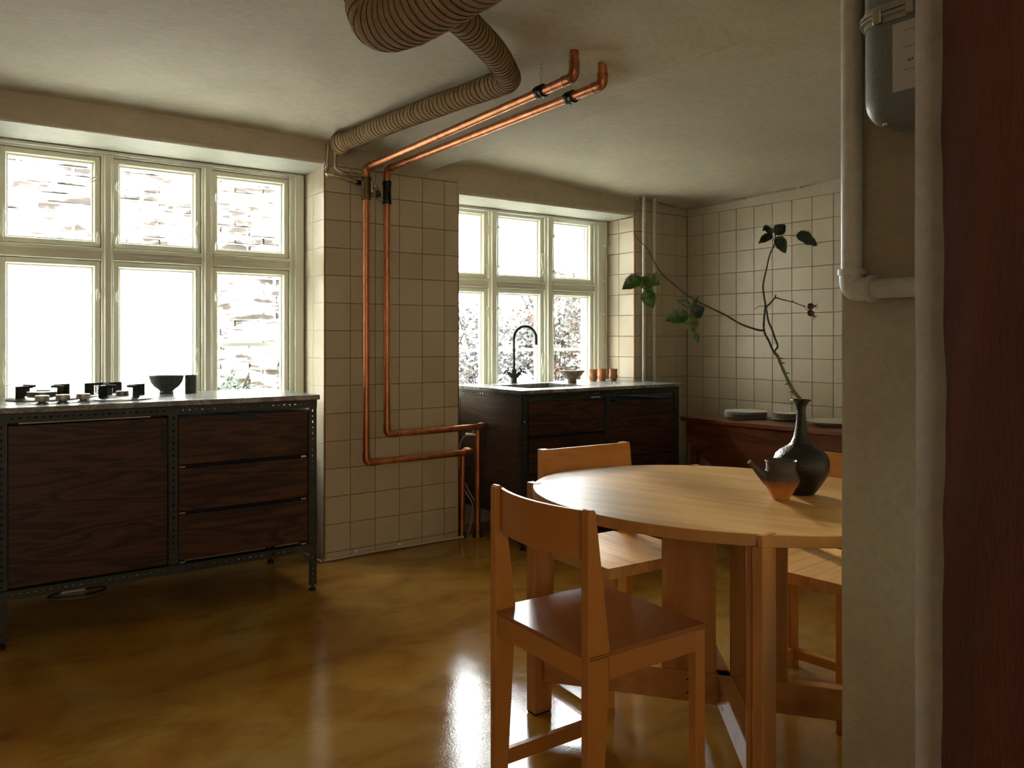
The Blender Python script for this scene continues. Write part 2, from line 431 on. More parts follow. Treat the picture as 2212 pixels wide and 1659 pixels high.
# near right: partition end, plaster strip, timber post ---------------
def wobble_box(name, x0, x1, y0, y1, z0, z1, mat, amp, nz=60, edges=((0,1),)):
    # box with wavy vertical arrises
    mb = MB(); seed = random.random()*50
    for i in range(nz+1):
        z = z0+(z1-z0)*i/nz
        d = [amp*(noise.noise(Vector((seed+k*7, z*2.1, 0)))+.45*noise.noise(Vector((seed+k*7, z*9, 5)))) for k in range(4)]
        mb.v += [(x0, y0+d[0], z), (x1, y0, z), (x1, y1, z), (x0+d[3]*.5, y1+d[2], z)]
    for i in range(nz):
        for k in range(4): mb.f.append((i*4+k, i*4+(k+1)%4, (i+1)*4+(k+1)%4, (i+1)*4+k))
    mb.f += [(3,2,1,0), tuple(nz*4+k for k in range(4))]
    return mb.build(name, mat, kind='structure')
wobble_box('wall_front', 1.55, 4.62, .60, .963, 0, 2.4, M_near, .0025)
wobble_box('wall_jamb', 1.20, 1.545, .572, .625, 0, 2.4, M_strip, .0022)
def timber():
    mb = MB(); nz = 90; ny = 14
    for i in range(nz+1):
        z = 2.27*i/nz
        e = .005*noise.noise(Vector((2, z*2.3, 1)))+.004*noise.noise(Vector((7, z*11, 1)))
        for j in range(ny+1):
            y = -.1+(.563+e+.1)*j/ny
            x = 1.15+.004*noise.noise(Vector((y*14, z*2, 4)))+.003*noise.noise(Vector((y*30, z*9, 8)))
            if j == ny: x += .006
            # a long drying crack and a few knots
            ck = math.exp(-((y-.445-.01*math.sin(z*3))/.0035)**2)*ss(.85,.75,z)
            mb_x = x+.012*ck
            mb.v.append((mb_x, y, z))
    for i in range(nz):
        for j in range(ny): mb.f.append((i*(ny+1)+j, i*(ny+1)+j+1, (i+1)*(ny+1)+j+1, (i+1)*(ny+1)+j))
    mb.box(1.165, 1.5, -.1, .55, 0, 2.27)
    n = len(mb.v)
    vs = []; fs = []
    for i in range(nz+1):
        z = 2.27*i/nz; e = .005*noise.noise(Vector((2, z*2.3, 1)))+.004*noise.noise(Vector((7, z*11, 1)))
        a = mb.v[i*(ny+1)+ny]; vs += [a, (1.5, a[1], z)]
    for i in range(nz): fs.append((2*i, 2*i+1, 2*i+3, 2*i+2))
    mb.add(vs, fs)
    return mb.build('timber_post', M_timber, loc=(1.15,.3,0), recalc=False,
        label='dark reddish brown rough timber post filling the right edge, nearest the camera', cat='post')
timber()

# ------------------------------------------------------------------ windows
M_dline = simple('window_shadow_gap', (.03,.03,.025), .9)
def latch(sash, x, z, side, tilt=0):
    mb = MB(); y = 4.412
    mb.box(x-.006, x+.006, y-.004, y+.002, z-.012, z+.014)
    mb.tube([(x, y-.002, z+.004), (x, y-.016, z+.004)], .0045, 8)
    pts = []
    for i in range(14):
        a = 2*PI*i/14; px = .0065*math.sin(a)*(1-.35*math.cos(a)); pz = -.026+.026*math.cos(a)
        c, s_ = math.cos(tilt), math.sin(tilt)
        pts.append((x+px*c-pz*s_, y-.014, z+px*s_+pz*c))
    mb.tube(pts, .0024, 6, closed=True)
    mb.build('latch', M_winpaint_hw, sash, smooth=True)
def stay(sash, x, z, side):
    mb = MB(); y = 4.405
    mb.box(x-.007, x+.007, y-.002, y+.008, z-.008, z+.014)
    pts = smoothpath([(x, y, z), (x-.012*side, y-.004, z-.012), (x-.016*side, y-.004, z-.05), (x-.004*side, y-.004, z-.10), (x-.006*side, y-.004, z-.13), (x-.020*side, y-.004, z-.148), (x-.036*side, y-.004, z-.138)], 4)
    mb.tube(pts, .0028, 6)
    mb.lathe([(.0,-.006),(.006,-.003),(.006,.003),(0,.006)], 8, (x-.004*side, y-.004, z-.122))
    mb.build('stay_hook', M_winpaint_hw, sash, smooth=True)
M_winpaint_hw = simple('painted_hardware', (.82,.82,.70), .3)
def make_window(name, xs, dz, xl, xr, frost, hw, ztopf):
    """xs: list of (x0,x1) sash openings."""
    root = empty(name, (xl, 4.45, .77), kind='structure')
    off = Vector((-xl, -4.45, -.77))
    def B(mb, n, mat, p=None, **k):
        mb.v = [(a+off.x, b+off.y, c+off.z) for a,b,c in mb.v] if p is None else mb.v
        return mb.build(n, mat, parent=p or root, **k)
    zt, zb = 2.097+dz, .80
    fr = MB()
    fr.box(xl, xs[0][0]-.003, 4.395, 4.50, .772, ztopf); fr.box(xs[-1][1]+.003, xr, 4.395, 4.50, .772, ztopf)
    fr.box(xl, xr, 4.398, 4.50, zt+.003, ztopf); fr.box(xl, xr, 4.398, 4.50, .772, zb-.003)
    tz0, tz1 = 1.586+dz, 1.650+dz
    for i, (a, b) in enumerate(xs):
        # transom: two steps, and thin dark rebate behind the sash edges
        fr.box(a-.003, b+.003, 4.405, 4.50, tz0, tz1)
        fr.box(a-.003, b+.003, 4.385, 4.41, tz1-.020, tz1-.002)
        fr.box(a-.003, b+.003, 4.393, 4.41, tz0, tz0+.010)
    for (a0, a1), (b0, b1) in zip(xs[:-1], xs[1:]):
        fr.box(a1+.003, b0-.003, 4.392, 4.50, .772, ztopf-.001)
        m = (a1+b0)/2; w = (b0-a1)/2-.003
        fr.box(m-w*.55, m+w*.55, 4.374, 4.40, .772, zt+.006)
    # architrave strips at both ends
    fr.box(xs[-1][1]+.028, xr, 4.38, 4.40, .772, ztopf); fr.box(xl, xs[0][0]-.028, 4.38, 4.40, .772, ztopf)
    B(fr, 'window_frame', M_winpaint, bevel=.0025)
    rb = MB()
    for (a, b) in xs:
        for z0, z1 in ((zb, tz0-.003), (tz1+.003, zt)): rb.ring(a-.004, b+.004, z0-.004, z1+.004, .012, 4.466, 4.498)
    B(rb, 'rebate', M_dline)
    for i, (a, b) in enumerate(xs):
        for k, (z0, z1) in enumerate(((zb, tz0-.003), (tz1+.003, zt))):
            sm = MB(); w = .024
            sm.ring(a, b, z0, z1, w, 4.412, 4.462)
            sm.ringbev(a+w-.001, b-w+.001, z0+w-.001, z1-w+.001, .009, 4.424, 4.440)
            sm.ring(a+w+.006, b-w-.006, z0+w+.006, z1-w-.006, .0045, 4.436, 4.462)
            s_ = MB(); s_.v = [(p[0]+off.x, p[1]+off.y, p[2]+off.z) for p in sm.v]; s_.f = sm.f
            sash = s_.build('sash', M_winpaint, parent=root, bevel=.0012)
            def sub(fn, *ar):
                n0 = set(o.name for o in sash.children)
                fn(sash, *ar)
                for o in sash.children:
                    if o.name not in n0:
                        for v in o.data.vertices: v.co += off
            gm = MB(); gm.box(a+w+.008, b-w-.008, 4.449, 4.453, z0+w+.008, z1-w-.008)
            gm.v = [(p[0]+off.x, p[1]+off.y, p[2]+off.z) for p in gm.v]
            gm.build('pane', M_glass, parent=sash)
            if k == 0 and i in frost:
                fm = MB(); fm.box(a+w+.0085, b-w-.0085, 4.4478, 4.4488, z0+w+.0085, z1-w-.0085)
                fm.v = [(p[0]+off.x, p[1]+off.y, p[2]+off.z) for p in fm.v]
                fm.build('frosted_film', M_frost, parent=sash, label='white frosted privacy film')
            for (ii, kk, kind, x, z, sd) in hw:
                if ii == i and kk == k:
                    if kind == 'l': sub(latch, x, z, sd)
                    elif kind == 't': sub(latch, x, z, sd, -1.0)
                    else: sub(stay, x, z, sd)
    # second glazing layer outside: bars seen through the glass
    ob = MB()
    for (a, b) in xs:
        ob.box(a, b, 4.515, 4.545, 1.158+dz*.9, 1.178+dz*.9)
    ob.box(xl, xr, 4.51, 4.55, .772, .80); ob.box(xl, xr, 4.51, 4.55, ztopf-.03, ztopf)
    for x in [xl, xr]+[(p[1]+q[0])/2 for p, q in zip(xs[:-1], xs[1:])]:
        ob.box(x-.012, x+.012, 4.51, 4.55, .772, ztopf)
    B(ob, 'outer_glazing_bar', M_white)
    # trickle vent on the middle transom
    mid = xs[1]; c = (mid[0]+mid[1])/2
    v = MB(); v.box(c-.125, c+.125, 4.396, 4.404, tz0+.018, tz0+.036); v.box(c-.10, c-.075, 4.390, 4.400, tz0+.022, tz0+.034)
    B(v, 'trickle_vent', M_white, bevel=.002)
    return root
make_window('window_1', [(.262,.682),(.742,1.158),(1.220,1.636)], 0, .18, 1.715, (0,1),
    [(0,1,'t',.672,1.995,1), (0,1,'l',.672,1.715,1), (0,0,'l',.672,1.44,1), (0,1,'s',.268,1.80,-1), (0,0,'s',.268,1.13,-1),
     (1,1,'l',.755,1.985,-1), (1,1,'l',.755,1.715,-1), (1,0,'l',.755,1.44,-1), (1,1,'s',1.148,1.805,1), (1,0,'s',1.148,1.14,1),
     (2,1,'l',1.236,1.98,-1), (2,1,'l',1.236,1.72,-1), (2,0,'l',1.236,1.45,-1)], 2.122)
make_window('window_2', [(2.60,2.985),(3.055,3.455),(3.530,3.915)], -.050, 2.575, 4.03, (),
    [(0,1,'l',2.985,1.94,1), (0,1,'l',2.985,1.68,1), (0,0,'l',2.985,1.40,1),
     (1,1,'l',3.075,1.94,-1), (1,1,'l',3.075,1.68,-1), (1,0,'l',3.075,1.40,-1), (1,1,'s',3.452,1.78,1), (1,0,'s',3.452,1.09,1),
     (2,1,'l',3.548,1.92,-1), (2,1,'l',3.548,1.67,-1), (2,0,'l',3.548,1.40,-1)], 2.060)

def curtain_rail(x0, x1, z, groups, label):
    r = empty('curtain_rail', ((x0+x1)/2, 4.385, z), label=label, cat='curtain rail')
    cx = (x0+x1)/2
    MB().box(x0-cx, x1-cx, -.010, .008, -.006, .008).build('rail', M_white, r, bevel=.002)
    gm = MB()
    for a, b in groups:
        n = max(1, int((b-a)/.0135))
        for i in range(n):
            x = a+(b-a)*(i+.5)/n-cx
            gm.box(x-.0045, x-.003, -.005, .003, -.017, -.006); gm.box(x+.003, x+.0045, -.005, .003, -.017, -.006); gm.box(x-.0045, x+.0045, -.005, .003, -.018, -.0155)
    gm.build('glider', M_white, r, kind='stuff')
curtain_rail(.15, 1.70, 2.116, [(.80,.815),(.895,.91),(.915,1.13),(1.32,1.48),(1.50,1.545),(1.56,1.63)], 'white curtain rail with small gliders above the left window')
curtain_rail(2.58, 4.01, 2.046, [(2.99,3.03),(3.56,3.58),(3.60,3.96)], 'white curtain rail with small gliders above the right window')

# ------------------------------------------------------------------ outside
def outside():
    gd = MB(); gd.box(-14, 22, 4.72, 26, .30, .45)
    gd.build('ground_outside', simple('pale_gravel', (.30,.29,.26), .95), kind='structure')
    wr_ = MB(); wr_.box(-8, 3.6, 7.50, 7.8, .45, 4.2)
    w = wr_.build('garden_wall', M_mortar, loc=(-2,7.6,.45), label='pale sunlit brick garden wall outside the left window', cat='wall')
    bm = MB(); rnd = random.Random(3)
    z = .46; row = 0
    while z < 4.15:
        x = -8+(row%2)*.13
        while x < 3.5:
            if x > -3.2:
                l = .24+rnd.uniform(-.03,.02); d = rnd.uniform(.0,.05)
                bm.box(x, x+l, 7.46-d, 7.505, z+rnd.uniform(0,.008), z+.062)
            x += .26
        z += .077; row += 1
    bb = bm.build('brick', None or M_stone, parent=w, kind='stuff')
    for v in bb.data.vertices: v.co -= Vector((-2,7.6,.45))
    return w
def brickmat():
    m, t, b = newmat('garden_brick_varied'); v = coords(t, (4,4,13))
    c = ramp(t, noi(t, v, 1.1, 3, .6), [(.36, (.020,.014,.010)), (.43, (.04,.03,.022)), (.50, (.62,.58,.52)), (.7, (.8,.76,.7))])
    t.links.new(c, b.inputs['Base Color']); b.inputs['Roughness'].default_value = .95; return m
M_stone = brickmat()
outside()
def shrub(name, c, size, nleaf, cols, label, seed, ls=.035):
    rnd = random.Random(seed)
    r = empty(name, c, label=label, cat='shrub')
    def leafmat(n, a, b_):
        m, t, b = newmat(n); v = coords(t)
        t.links.new(ramp(t, noi(t, v, 7, 2), [(.35, a), (.65, b_)]), b.inputs['Base Color']); b.inputs['Roughness'].default_value = .6; return m
    mb = MB(); st = MB()
    for s_ in range(9):
        a = rnd.uniform(0, 2*PI); ex = Vector((math.cos(a)*size[0]*.8, math.sin(a)*size[1]*.8, size[2]*rnd.uniform(.6,1)))
        pts = [Vector((0,0,0)), ex*.4+Vector((0,0,size[2]*.15)), ex]
        st.tube(smoothpath(pts, 4), .007, 5)
    for i in range(nleaf):
        while True:
            p = Vector((rnd.uniform(-1,1), rnd.uniform(-1,1), rnd.uniform(-1,1)))
            if p.length < 1 and noise.noise(p*2.3+Vector((seed,0,0))) > -.12: break
        p = Vector((p.x*size[0], p.y*size[1], (p.z*.5+.5)*size[2]))
        d = Vector((rnd.uniform(-1,1), rnd.uniform(-1,1), rnd.uniform(-1,.6))).normalized()
        e = d.orthogonal().normalized(); l = ls*rnd.uniform(.6,1.3)
        mb.add([p, p+d*l*.5+e*l*.28, p+d*l, p+d*l*.5-e*l*.28], [(0,1,2,3)])
    mb.build('foliage', leafmat(name+'_leaf', *cols), r, recalc=False, kind='stuff')
    st.build('stem', simple(name+'_stem', (.02,.013,.008), .9), r, smooth=True)
shrub('garden_shrub', (5.35, 6.6, .45), (.55,.5,1.55), 4000, ((.005,.012,.002),(.034,.012,.003)), 'autumn shrub with orange tinted leaves outside the right window', 11, .075)
shrub('garden_shrub', (4.45, 6.7, .45), (.45,.4,1.15), 2600, ((.005,.004,.003),(.012,.009,.006)), 'thin brownish shrub outside the right window, behind the tap', 12, .06)
shrub('garden_shrub', (3.75, 6.3, .45), (.30,.3,.95), 1300, ((.022,.012,.002),(.006,.006,.002)), 'yellow leaved shrub outside, beside the tiled pillar', 13, .05)
shrub('garden_shrub', (2.52, 6.6, .45), (.16,.2,.80), 600, ((.003,.008,.002),(.007,.014,.004)), 'small green shrub outside the left window, at its right edge', 14, .075)
shrub('garden_shrub', (1.98, 6.6, .45), (.20,.2,.48), 400, ((.004,.010,.002),(.008,.015,.004)), 'low green shrub outside the left window, behind the bowl', 15, .06)

# ------------------------------------------------------------------ kitchen units
def perf(mb, o, u, v, n, L, Wd, t=.0025, pitch=.0265, phase=0, start=.012):
    """perforated strip: origin o, length L along u, width Wd along v, thickness t along n"""
    o, u, v, n = Vector(o), Vector(u), Vector(v), Vector(n)
    k = max(1, int(round((L-2*start)/pitch))); p = (L-2*start)/k
    def quad(a, b, c0, c1):  # plain strip a..b along u, c0..c1 along v, both sides + thickness
        vs = [o+u*x+v*y+n*z for z in (0,t) for x, y in ((a,c0),(b,c0),(b,c1),(a,c1))]
        mb.add(vs, [(0,1,2,3),(7,6,5,4),(0,4,5,1),(1,5,6,2),(2,6,7,3),(3,7,4,0)])
    quad(0, start, 0, Wd); quad(L-start, L, 0, Wd)
    for i in range(k):
        a = start+i*p; c = a+p/2; hw = (.0065 if (i+phase)%2 == 0 else .0034); hh = .0034; m = Wd/2
        outer = [(a,0),(c,0),(a+p,0),(a+p,m),(a+p,Wd),(c,Wd),(a,Wd),(a,m)]
        inner = [(c-hw*.8,m-hh*.8),(c,m-hh),(c+hw*.8,m-hh*.8),(c+hw,m),(c+hw*.8,m+hh*.8),(c,m+hh),(c-hw*.8,m+hh*.8),(c-hw,m)]
        vs = [o+u*x+v*y+n*z for z in (0,t) for x, y in outer+inner]
        fs = []
        for j in range(8):
            q = (j+1)%8
            fs += [(j,q,8+q,8+j), (16+j,24+j,24+q,16+q), (8+j,8+q,24+q,24+j)]
        fs += [(0,16,17,1),(1,17,18,2),(4,20,21,5),(5,21,22,6)]
        mb.add(vs, fs)
def angle_leg(mb, x, y, z0, z1, sx, sy, w=.038):
    """vertical angle iron, corner at (x,y); flanges go sx along x and sy along y"""
    perf(mb, (x,y,z0), (0,0,1), (sx,0,0), (0,sy,0), z1-z0, w)
    perf(mb, (x,y,z0), (0,0,1), (0,sy,0), (sx,0,0), z1-z0, w, phase=1)
def unit(name, x0, x1, y0, y1, H, posts, zrail, label):
    root = empty(name, (x0, y0, 0), label=label, cat='kitchen unit')
    def L(mb): mb.v = [(a-x0, b-y0, c) for a,b,c in mb.v]; return mb
    w = .038
    for (x, y, sx, sy) in ((x0,y0,1,1),(x1,y0,-1,1),(x0,y1,1,-1),(x1,y1,-1,-1)):
        m = MB(); angle_leg(m, x, y, .030, H, sx, sy); lg = L(m).build('leg', M_steel, root, recalc=True)
        f = MB(); cx, cy = x+sx*.016, y+sy*.016
        f.lathe([(.017,0),(.017,.010),(.012,.013),(.012,.018),(.005,.019),(.005,.036)], 14, (cx,cy,0))
        L(f).build('foot', M_black, lg, smooth=True)
    def rail(nm, a, b, z, fdir, y, ydir, zdir=-1):
        m = MB()
        perf(m, (a, y, z), (1,0,0), (0,0,zdir), (0,ydir,0), b-a, w)
        m.box(a, b, y, y+ydir*w, z-.0025*(-zdir if zdir<0 else 1) if False else z-.0025, z) if ydir > 0 else m.box(a, b, y+ydir*w, y, z-.0025, z)
        L(m).build(nm, M_steel, root)
    rail('top_rail', x0+.002, x1-.002, H, 1, y0-.0026, 1)
    rail('bottom_rail', x0+.002, x1-.002, zrail+.038, 1, y0-.0026, 1)
    rail('top_rail', x0+.002, x1-.002, H, 1, y1+.0026, -1)
    rail('bottom_rail', x0+.002, x1-.002, zrail+.038, 1, y1+.0026, -1)
    for xx, sx in ((x0-.0026,1),(x1+.0026,-1)):
        for z in (H, zrail+.038):
            m = MB(); perf(m, (xx, y0+.002, z), (0,1,0), (0,0,-1), (sx,0,0), y1-y0-.004, w)
            L(m).build('side_rail', M_steel, root)
    for px in posts:
        m = MB(); perf(m, (px-.019, y0-.0005, zrail), (0,0,1), (1,0,0), (0,1,0), H-zrail, w)
        m.box(px-.019, px-.0165, y0, y0+.038, zrail, H)
        L(m).build('post', M_steel, root)
    return root, L
def front(L, root, kind, x0, x1, z0, z1, y0, handle=None, hx=None, hz=None, mat=None):
    m = MB(); m.box(x0, x1, y0, y0+.021, z0, z1)
    d = L(m).build(kind, mat or M_pine['x'], root, bevel=.0015)
    if handle == 'top':
        c = hx if hx is not None else (x0+x1)/2
        h = MB(); h.box(c-.045, c+.045, y0-.003, y0-.0003, z1-.022, z1+.003); h.box(c-.045, c+.045, y0-.016, y0+.012, z1+.0005, z1+.003); h.box(c-.045, c+.045, y0-.018, y0-.0155, z1-.006, z1+.003)
        L(h).build('handle', M_black, d)
    if handle == 'side':
        h = MB(); h.box(x1-.026, x1+.002, y0-.003, y0-.0003, hz-.055, hz+.055); h.box(x1-.0005, x1+.002, y0-.016, y0+.01, hz-.055, hz+.055)
        L(h).build('handle', M_black, d)
    return d

# cooking unit
kx0, kx1, ky0, ky1 = .205, 1.496, 3.66, 4.27
ku, KL = unit('cooking_unit', kx0, kx1, ky0, ky1, .911, [.849], .190, 'long dark wood and black steel kitchen unit with hob, below the left window')
front(KL, ku, 'door', .245, .826, .233, .862, ky0+.002, 'side', hz=.76)
for z0, z1 in ((.655,.858),(.453,.638),(.242,.437)):
    front(KL, ku, 'drawer', .872, 1.453, z0, z1, ky0+.002, 'top')
cb = MB(); cb.box(.872, 1.45, ky0+.03, ky1-.03, .26, .85); cb.box(.25, .82, ky0+.03, ky1-.03, .26, .908)
KL(cb).build('carcass', M_dark, ku)
for z in (.646, .4455, .233):
    for a in (.874, 1.42): KL(MB().box(a, a+.026, ky0+.004, ky0+.03, z-.005, z+.003)).build('drawer_runner', M_chrome, ku)
for a, b in ((kx0+.01, kx0+.025), (kx1-.025, kx1-.010)): KL(MB().box(a, b, ky0+.04, ky1-.04, .23, .86)).build('side_panel', M_pineside, ku)
tr = MB(); tr.box(.28, .76, ky0+.008, ky0+.016, .868, .873); KL(tr).build('folded_foil', M_chrome, ku, label='thin shiny strip above the door')
def slab_top(name, x0, x1, y0, y1, z0, z1, label, hole=None):
    mb = MB(); nx = 60
    if hole is None:
        mb.box(x0, x1, y0, y1, z0, z1)
    else:
        hx0, hx1, hy0, hy1 = hole
        mb.box(x0, hx0, y0, y1, z0, z1); mb.box(hx1, x1, y0, y1, z0, z1)
        mb.box(hx0, hx1, y0, hy0, z0, z1); mb.box(hx0, hx1, hy1, y1, z0, z1)
        # one solid with a hole: remove internal faces by merging
    o = mb.build(name, M_marble, loc=((x0+x1)/2, (y0+y1)/2, z0), label=label, cat='worktop')
    if hole is not None:
        me = o.data; bm = bmesh.new(); bm.from_mesh(me); bmesh.ops.remove_doubles(bm, verts=bm.verts, dist=1e-5); bm.to_mesh(me); bm.free()
    else:
        b = o.modifiers.new('bevel','BEVEL'); b.width = .002
    return o
slab_top('worktop', .19, 1.505, 3.640, 4.275, .9115, .934, 'grey green marble worktop with chipped edge carrying the gas burners')

# sink unit
sx0, sx1, sy0, sy1 = 2.716, 4.004, 3.66, 4.35
su, SL = unit('sink_unit', sx0, sx1, sy0, sy1, .8885, [3.368], .172, 'dark wood and black steel kitchen unit with sink, below the right window')
for z0, z1, hd in ((.640,.836,None),(.432,.624,'top'),(.222,.415,'top')):
    front(SL, su, 'drawer', 2.768, 3.344, z0, z1, sy0+.002, hd, hx=3.065)
front(SL, su, 'drawer', 3.392, 3.965, .468, .812, sy0+.002, 'top', hx=3.70)
front(SL, su, 'drawer', 3.392, 3.965, .222, .458, sy0+.002, None)
cb = MB(); cb.box(3.60, 3.96, sy0+.03, sy1-.03, .24, .80); cb.box(2.78, 3.59, sy0+.03, sy1-.03, .24, .66); SL(cb).build('carcass', M_dark, su)
m = MB(); m.box(sx0+.001, sx0+.016, sy0+.039, sy1-.039, .211, .850); SL(m).build('side_panel', M_pineside, su)
m = MB(); m.box(sx1-.016, sx1-.001, sy0+.039, sy1-.039, .211, .850); SL(m).build('side_panel', M_pineside, su)
slab_top('worktop', 2.690, 4.018, 3.632, 4.365, .8895, .908, 'grey green marble worktop with recessed sink under the tap', hole=(2.865,3.315,3.785,4.175))
# sink basin hangs in the opening
bs = MB(); a0, a1, b0, b1, zt_, zb_ = 2.865, 3.315, 3.785, 4.175, .8895, .735
bs.v += [(a0-.004,b0-.004,zt_),(a1+.004,b0-.004,zt_),(a1+.004,b1+.004,zt_),(a0-.004,b1+.004,zt_),
         (a0+.01,b0+.01,zb_),(a1-.01,b0+.01,zb_),(a1-.01,b1-.01,zb_),(a0+.01,b1-.01,zb_),
         (a0-.02,b0-.02,zt_),(a1+.02,b0-.02,zt_),(a1+.02,b1+.02,zt_),(a0-.02,b1+.02,zt_),
         (a0-.004,b0-.004,zb_-.012),(a1+.004,b0-.004,zb_-.012),(a1+.004,b1+.004,zb_-.012),(a0-.004,b1+.004,zb_-.012)]
for k in range(4):
    q = (k+1)%4
    bs.f += [(k,q,4+q,4+k),(8+k,8+q,q,k),(8+k,12+k,12+q,8+q)]
bs.f += [(4,5,6,7),(15,14,13,12)]
bs.lathe([(.028,0),(.028,.002),(.018,.001)], 16, ((a0+a1)/2,(b0+b1)/2,zb_))
bs.build('sink_basin', simple('sink_stone', (.16,.17,.165), .3), loc=((a0+a1)/2,(b0+b1)/2,zb_), label='grey rectangular sink basin sunk into the right worktop', cat='sink')

# burners
def burner(cx, cy, r, capr, caph, rot, label, armr, sup_h=.062):
    z = .9345
    root = empty('gas_burner', (cx, cy, z), label=label, cat='burner', group='gas burners set in the left worktop')
    MB().lathe([(r,0),(r,.004),(r*.92,.010),(r*.6,.014),(capr+.012,.016),(0,.016)], 48).build('dish', simple('burner_steel', (.30,.31,.31), .32, .85) if 'burner_steel' not in bpy.data.materials else bpy.data.materials['burner_steel'], root, smooth=True)
    cp = MB(); cp.lathe([(capr*1.05,.016),(capr*1.05,.020),(capr,.021),(capr,.021+caph*.6),(capr*1.04,.022+caph*.6),(capr*1.04,.021+caph*.8),(capr*.8,.021+caph),(0,.021+caph)], 36)
    if capr > .05: cp.lathe([(capr*.45,.02+caph),(capr*.45,.025+caph),(capr*.35,.026+caph),(0,.026+caph)], 24)
    cp.build('burner_cap', simple('cap_grey', (.22,.22,.20), .4, .6) if 'cap_grey' not in bpy.data.materials else bpy.data.materials['cap_grey'], root, smooth=True)
    for k in range(4):
        a = rot+k*PI/2; M = Matrix.Rotation(a, 4, 'Z')
        s_ = MB(); ro = armr; t = .0022
        s_.box(ro-.040, ro, -t, t, .008, sup_h, M)          # upright plate
        s_.box(ro-.078, ro, -t, t, sup_h-.010, sup_h, M)     # arm over the flame
        s_.box(ro-.078, ro, -.006, .006, sup_h-.002, sup_h, M)
        s_.build('pan_support', M_black, root)
burner(.405, 4.075, .143, .062, .016, .55, 'large left burner with grey cap and four square black pan supports', .128)
burner(.690, 3.895, .128, .026, .016, .45, 'front burner beside the three knobs, small cap and black supports', .112)
burner(.655, 4.150, .090, .026, .014, .2, 'rear burner partly hidden behind the front one', .082)
def knob(x, y, label):
    r = empty('hob_knob', (x, y, .9345), label=label, cat='knob', group='hob knobs')
    MB().lathe([(.042,0),(.042,.002),(.030,.005),(.016,.007),(.014,.013)], 32).build('knob_base', bpy.data.materials['burner_steel'], r, smooth=True)
    MB().lathe([(.0125,.012),(.026,.014),(.0265,.0155),(.0265,.033),(.025,.0345),(0,.0345)], 32).build('knob_cap', simple('knob_alu', (.50,.46,.38), .35, .8) if 'knob_alu' not in bpy.data.materials else bpy.data.materials['knob_alu'], r, smooth=True)
knob(.372, 3.785, 'leftmost of the three round metal hob knobs')
knob(.448, 3.800, 'middle of the three round metal hob knobs')
knob(.525, 3.810, 'rightmost of the three round metal hob knobs')

def speck(name, c1, c2, rough, bs=.3, scale=60):
    m, t, b = newmat(name); v = coords(t)
    t.links.new(ramp(t, noi(t, v, scale, 4, .7), [(.35, c1), (.65, c2)]), b.inputs['Base Color']); b.inputs['Roughness'].default_value = rough
    bump(t, b, noi(t, v, scale*1.5, 3), bs, .002); return m
M_stoneware = speck('dark_stoneware', (.045,.047,.043), (.10,.105,.098), .7)
MB().lathe([(.030,0),(.033,.003),(.030,.012),(.034,.018),(.055,.034),(.070,.055),(.079,.084),(.0805,.0865),(.076,.0865),(.066,.058),(.050,.038),(.02,.027),(0,.025)], 40, (0,0,0)).build(
    'bowl', M_stoneware, smooth=True, label='dark grey footed stoneware bowl on the left worktop', cat='bowl').location = (.935, 4.165, .934)
MB().lathe([(.026,0),(.0275,.002),(.0272,.045),(.0275,.087),(.0255,.088),(.0245,.084),(.0245,.01),(0,.008)], 32).build(
    'beaker', M_stoneware, smooth=True, label='dark grey straight stoneware beaker right of the footed bowl', cat='cup').location = (1.045, 4.150, .934)

# tap
def tap():
    c = (3.114, 4.285, .908)
    r = empty('kitchen_tap', c, label='matt black swan neck tap with two cross handles', cat='tap')
    mt = simple('tap_black', (.035,.045,.038), .38, .4)
    MB().lathe([(.028,0),(.028,.006),(.020,.008),(.020,.03),(.0165,.035),(.0165,.088),(.012,.095)], 24).build('tap_body', mt, r, smooth=True)
    d = Vector((.96,-.28,0)).normalized()
    pts = [Vector((0,0,.09)), Vector((0,0,.20)), Vector((0,0,.285))]
    R = .078
    for i in range(1, 17):
        a = PI*i/16; pts.append(Vector((0,0,.297))+d*(R-R*math.cos(a))+Vector((0,0,R*math.sin(a))))
    pts.append(pts[-1]+Vector((0,0,-.045)))
    MB().tube(pts, .0095, 16).build('spout', mt, r, smooth=True)
    for s_ in (-1, 1):
        ax = (d*s_*.75+Vector((0,0,.8))).normalized()
        p0 = Vector((0,0,.028)); p1 = p0+ax*.083
        h = MB(); h.tube([p0, p0+ax*.052, p0+ax*.058, p0+ax*.062], [.0125,.0135,.0135,.008], 16); h.tube([p0+ax*.06, p1], .006, 10)
        hh = h.build('valve', mt, r, smooth=True)
        e1 = ax.orthogonal().normalized(); e2 = ax.cross(e1)
        q = p0+ax*.078; cr = MB()
        for e in ((e1+e2).normalized(), (e1-e2).normalized()):
            cr.tube([q-e*.030, q+e*.030], .0052, 10)
        cr.tube([q-ax*.004, q+ax*.008], .009, 12)
        cr.build('cross_handle', mt, hh, smooth=True)
tap()
M_bowl2 = speck('speckled_tan', (.17,.115,.07), (.30,.215,.14), .25, .1, 40)
MB().lathe([(.029,0),(.030,.002),(.029,.018),(.034,.024),(.060,.045),(.080,.072),(.087,.084),(.084,.0845),(.075,.072),(.055,.047),(.02,.030),(0,.028)], 44).build(
    'bowl', M_bowl2, smooth=True, label='glazed brown footed bowl with wide rim on the right worktop', cat='bowl').location = (3.456, 4.100, .908)
M_terra = speck('terracotta', (.42,.17,.06), (.55,.25,.10), .6, .15, 30)
cupm = MB().lathe([(.019,0),(.021,.001),(.0315,.026),(.0310,.031),(.0265,.050),(.0275,.068),(.0305,.083),(.0285,.0835),(.0255,.068),(.0245,.050),(.028,.03),(.018,.006),(0,.005)], 36)
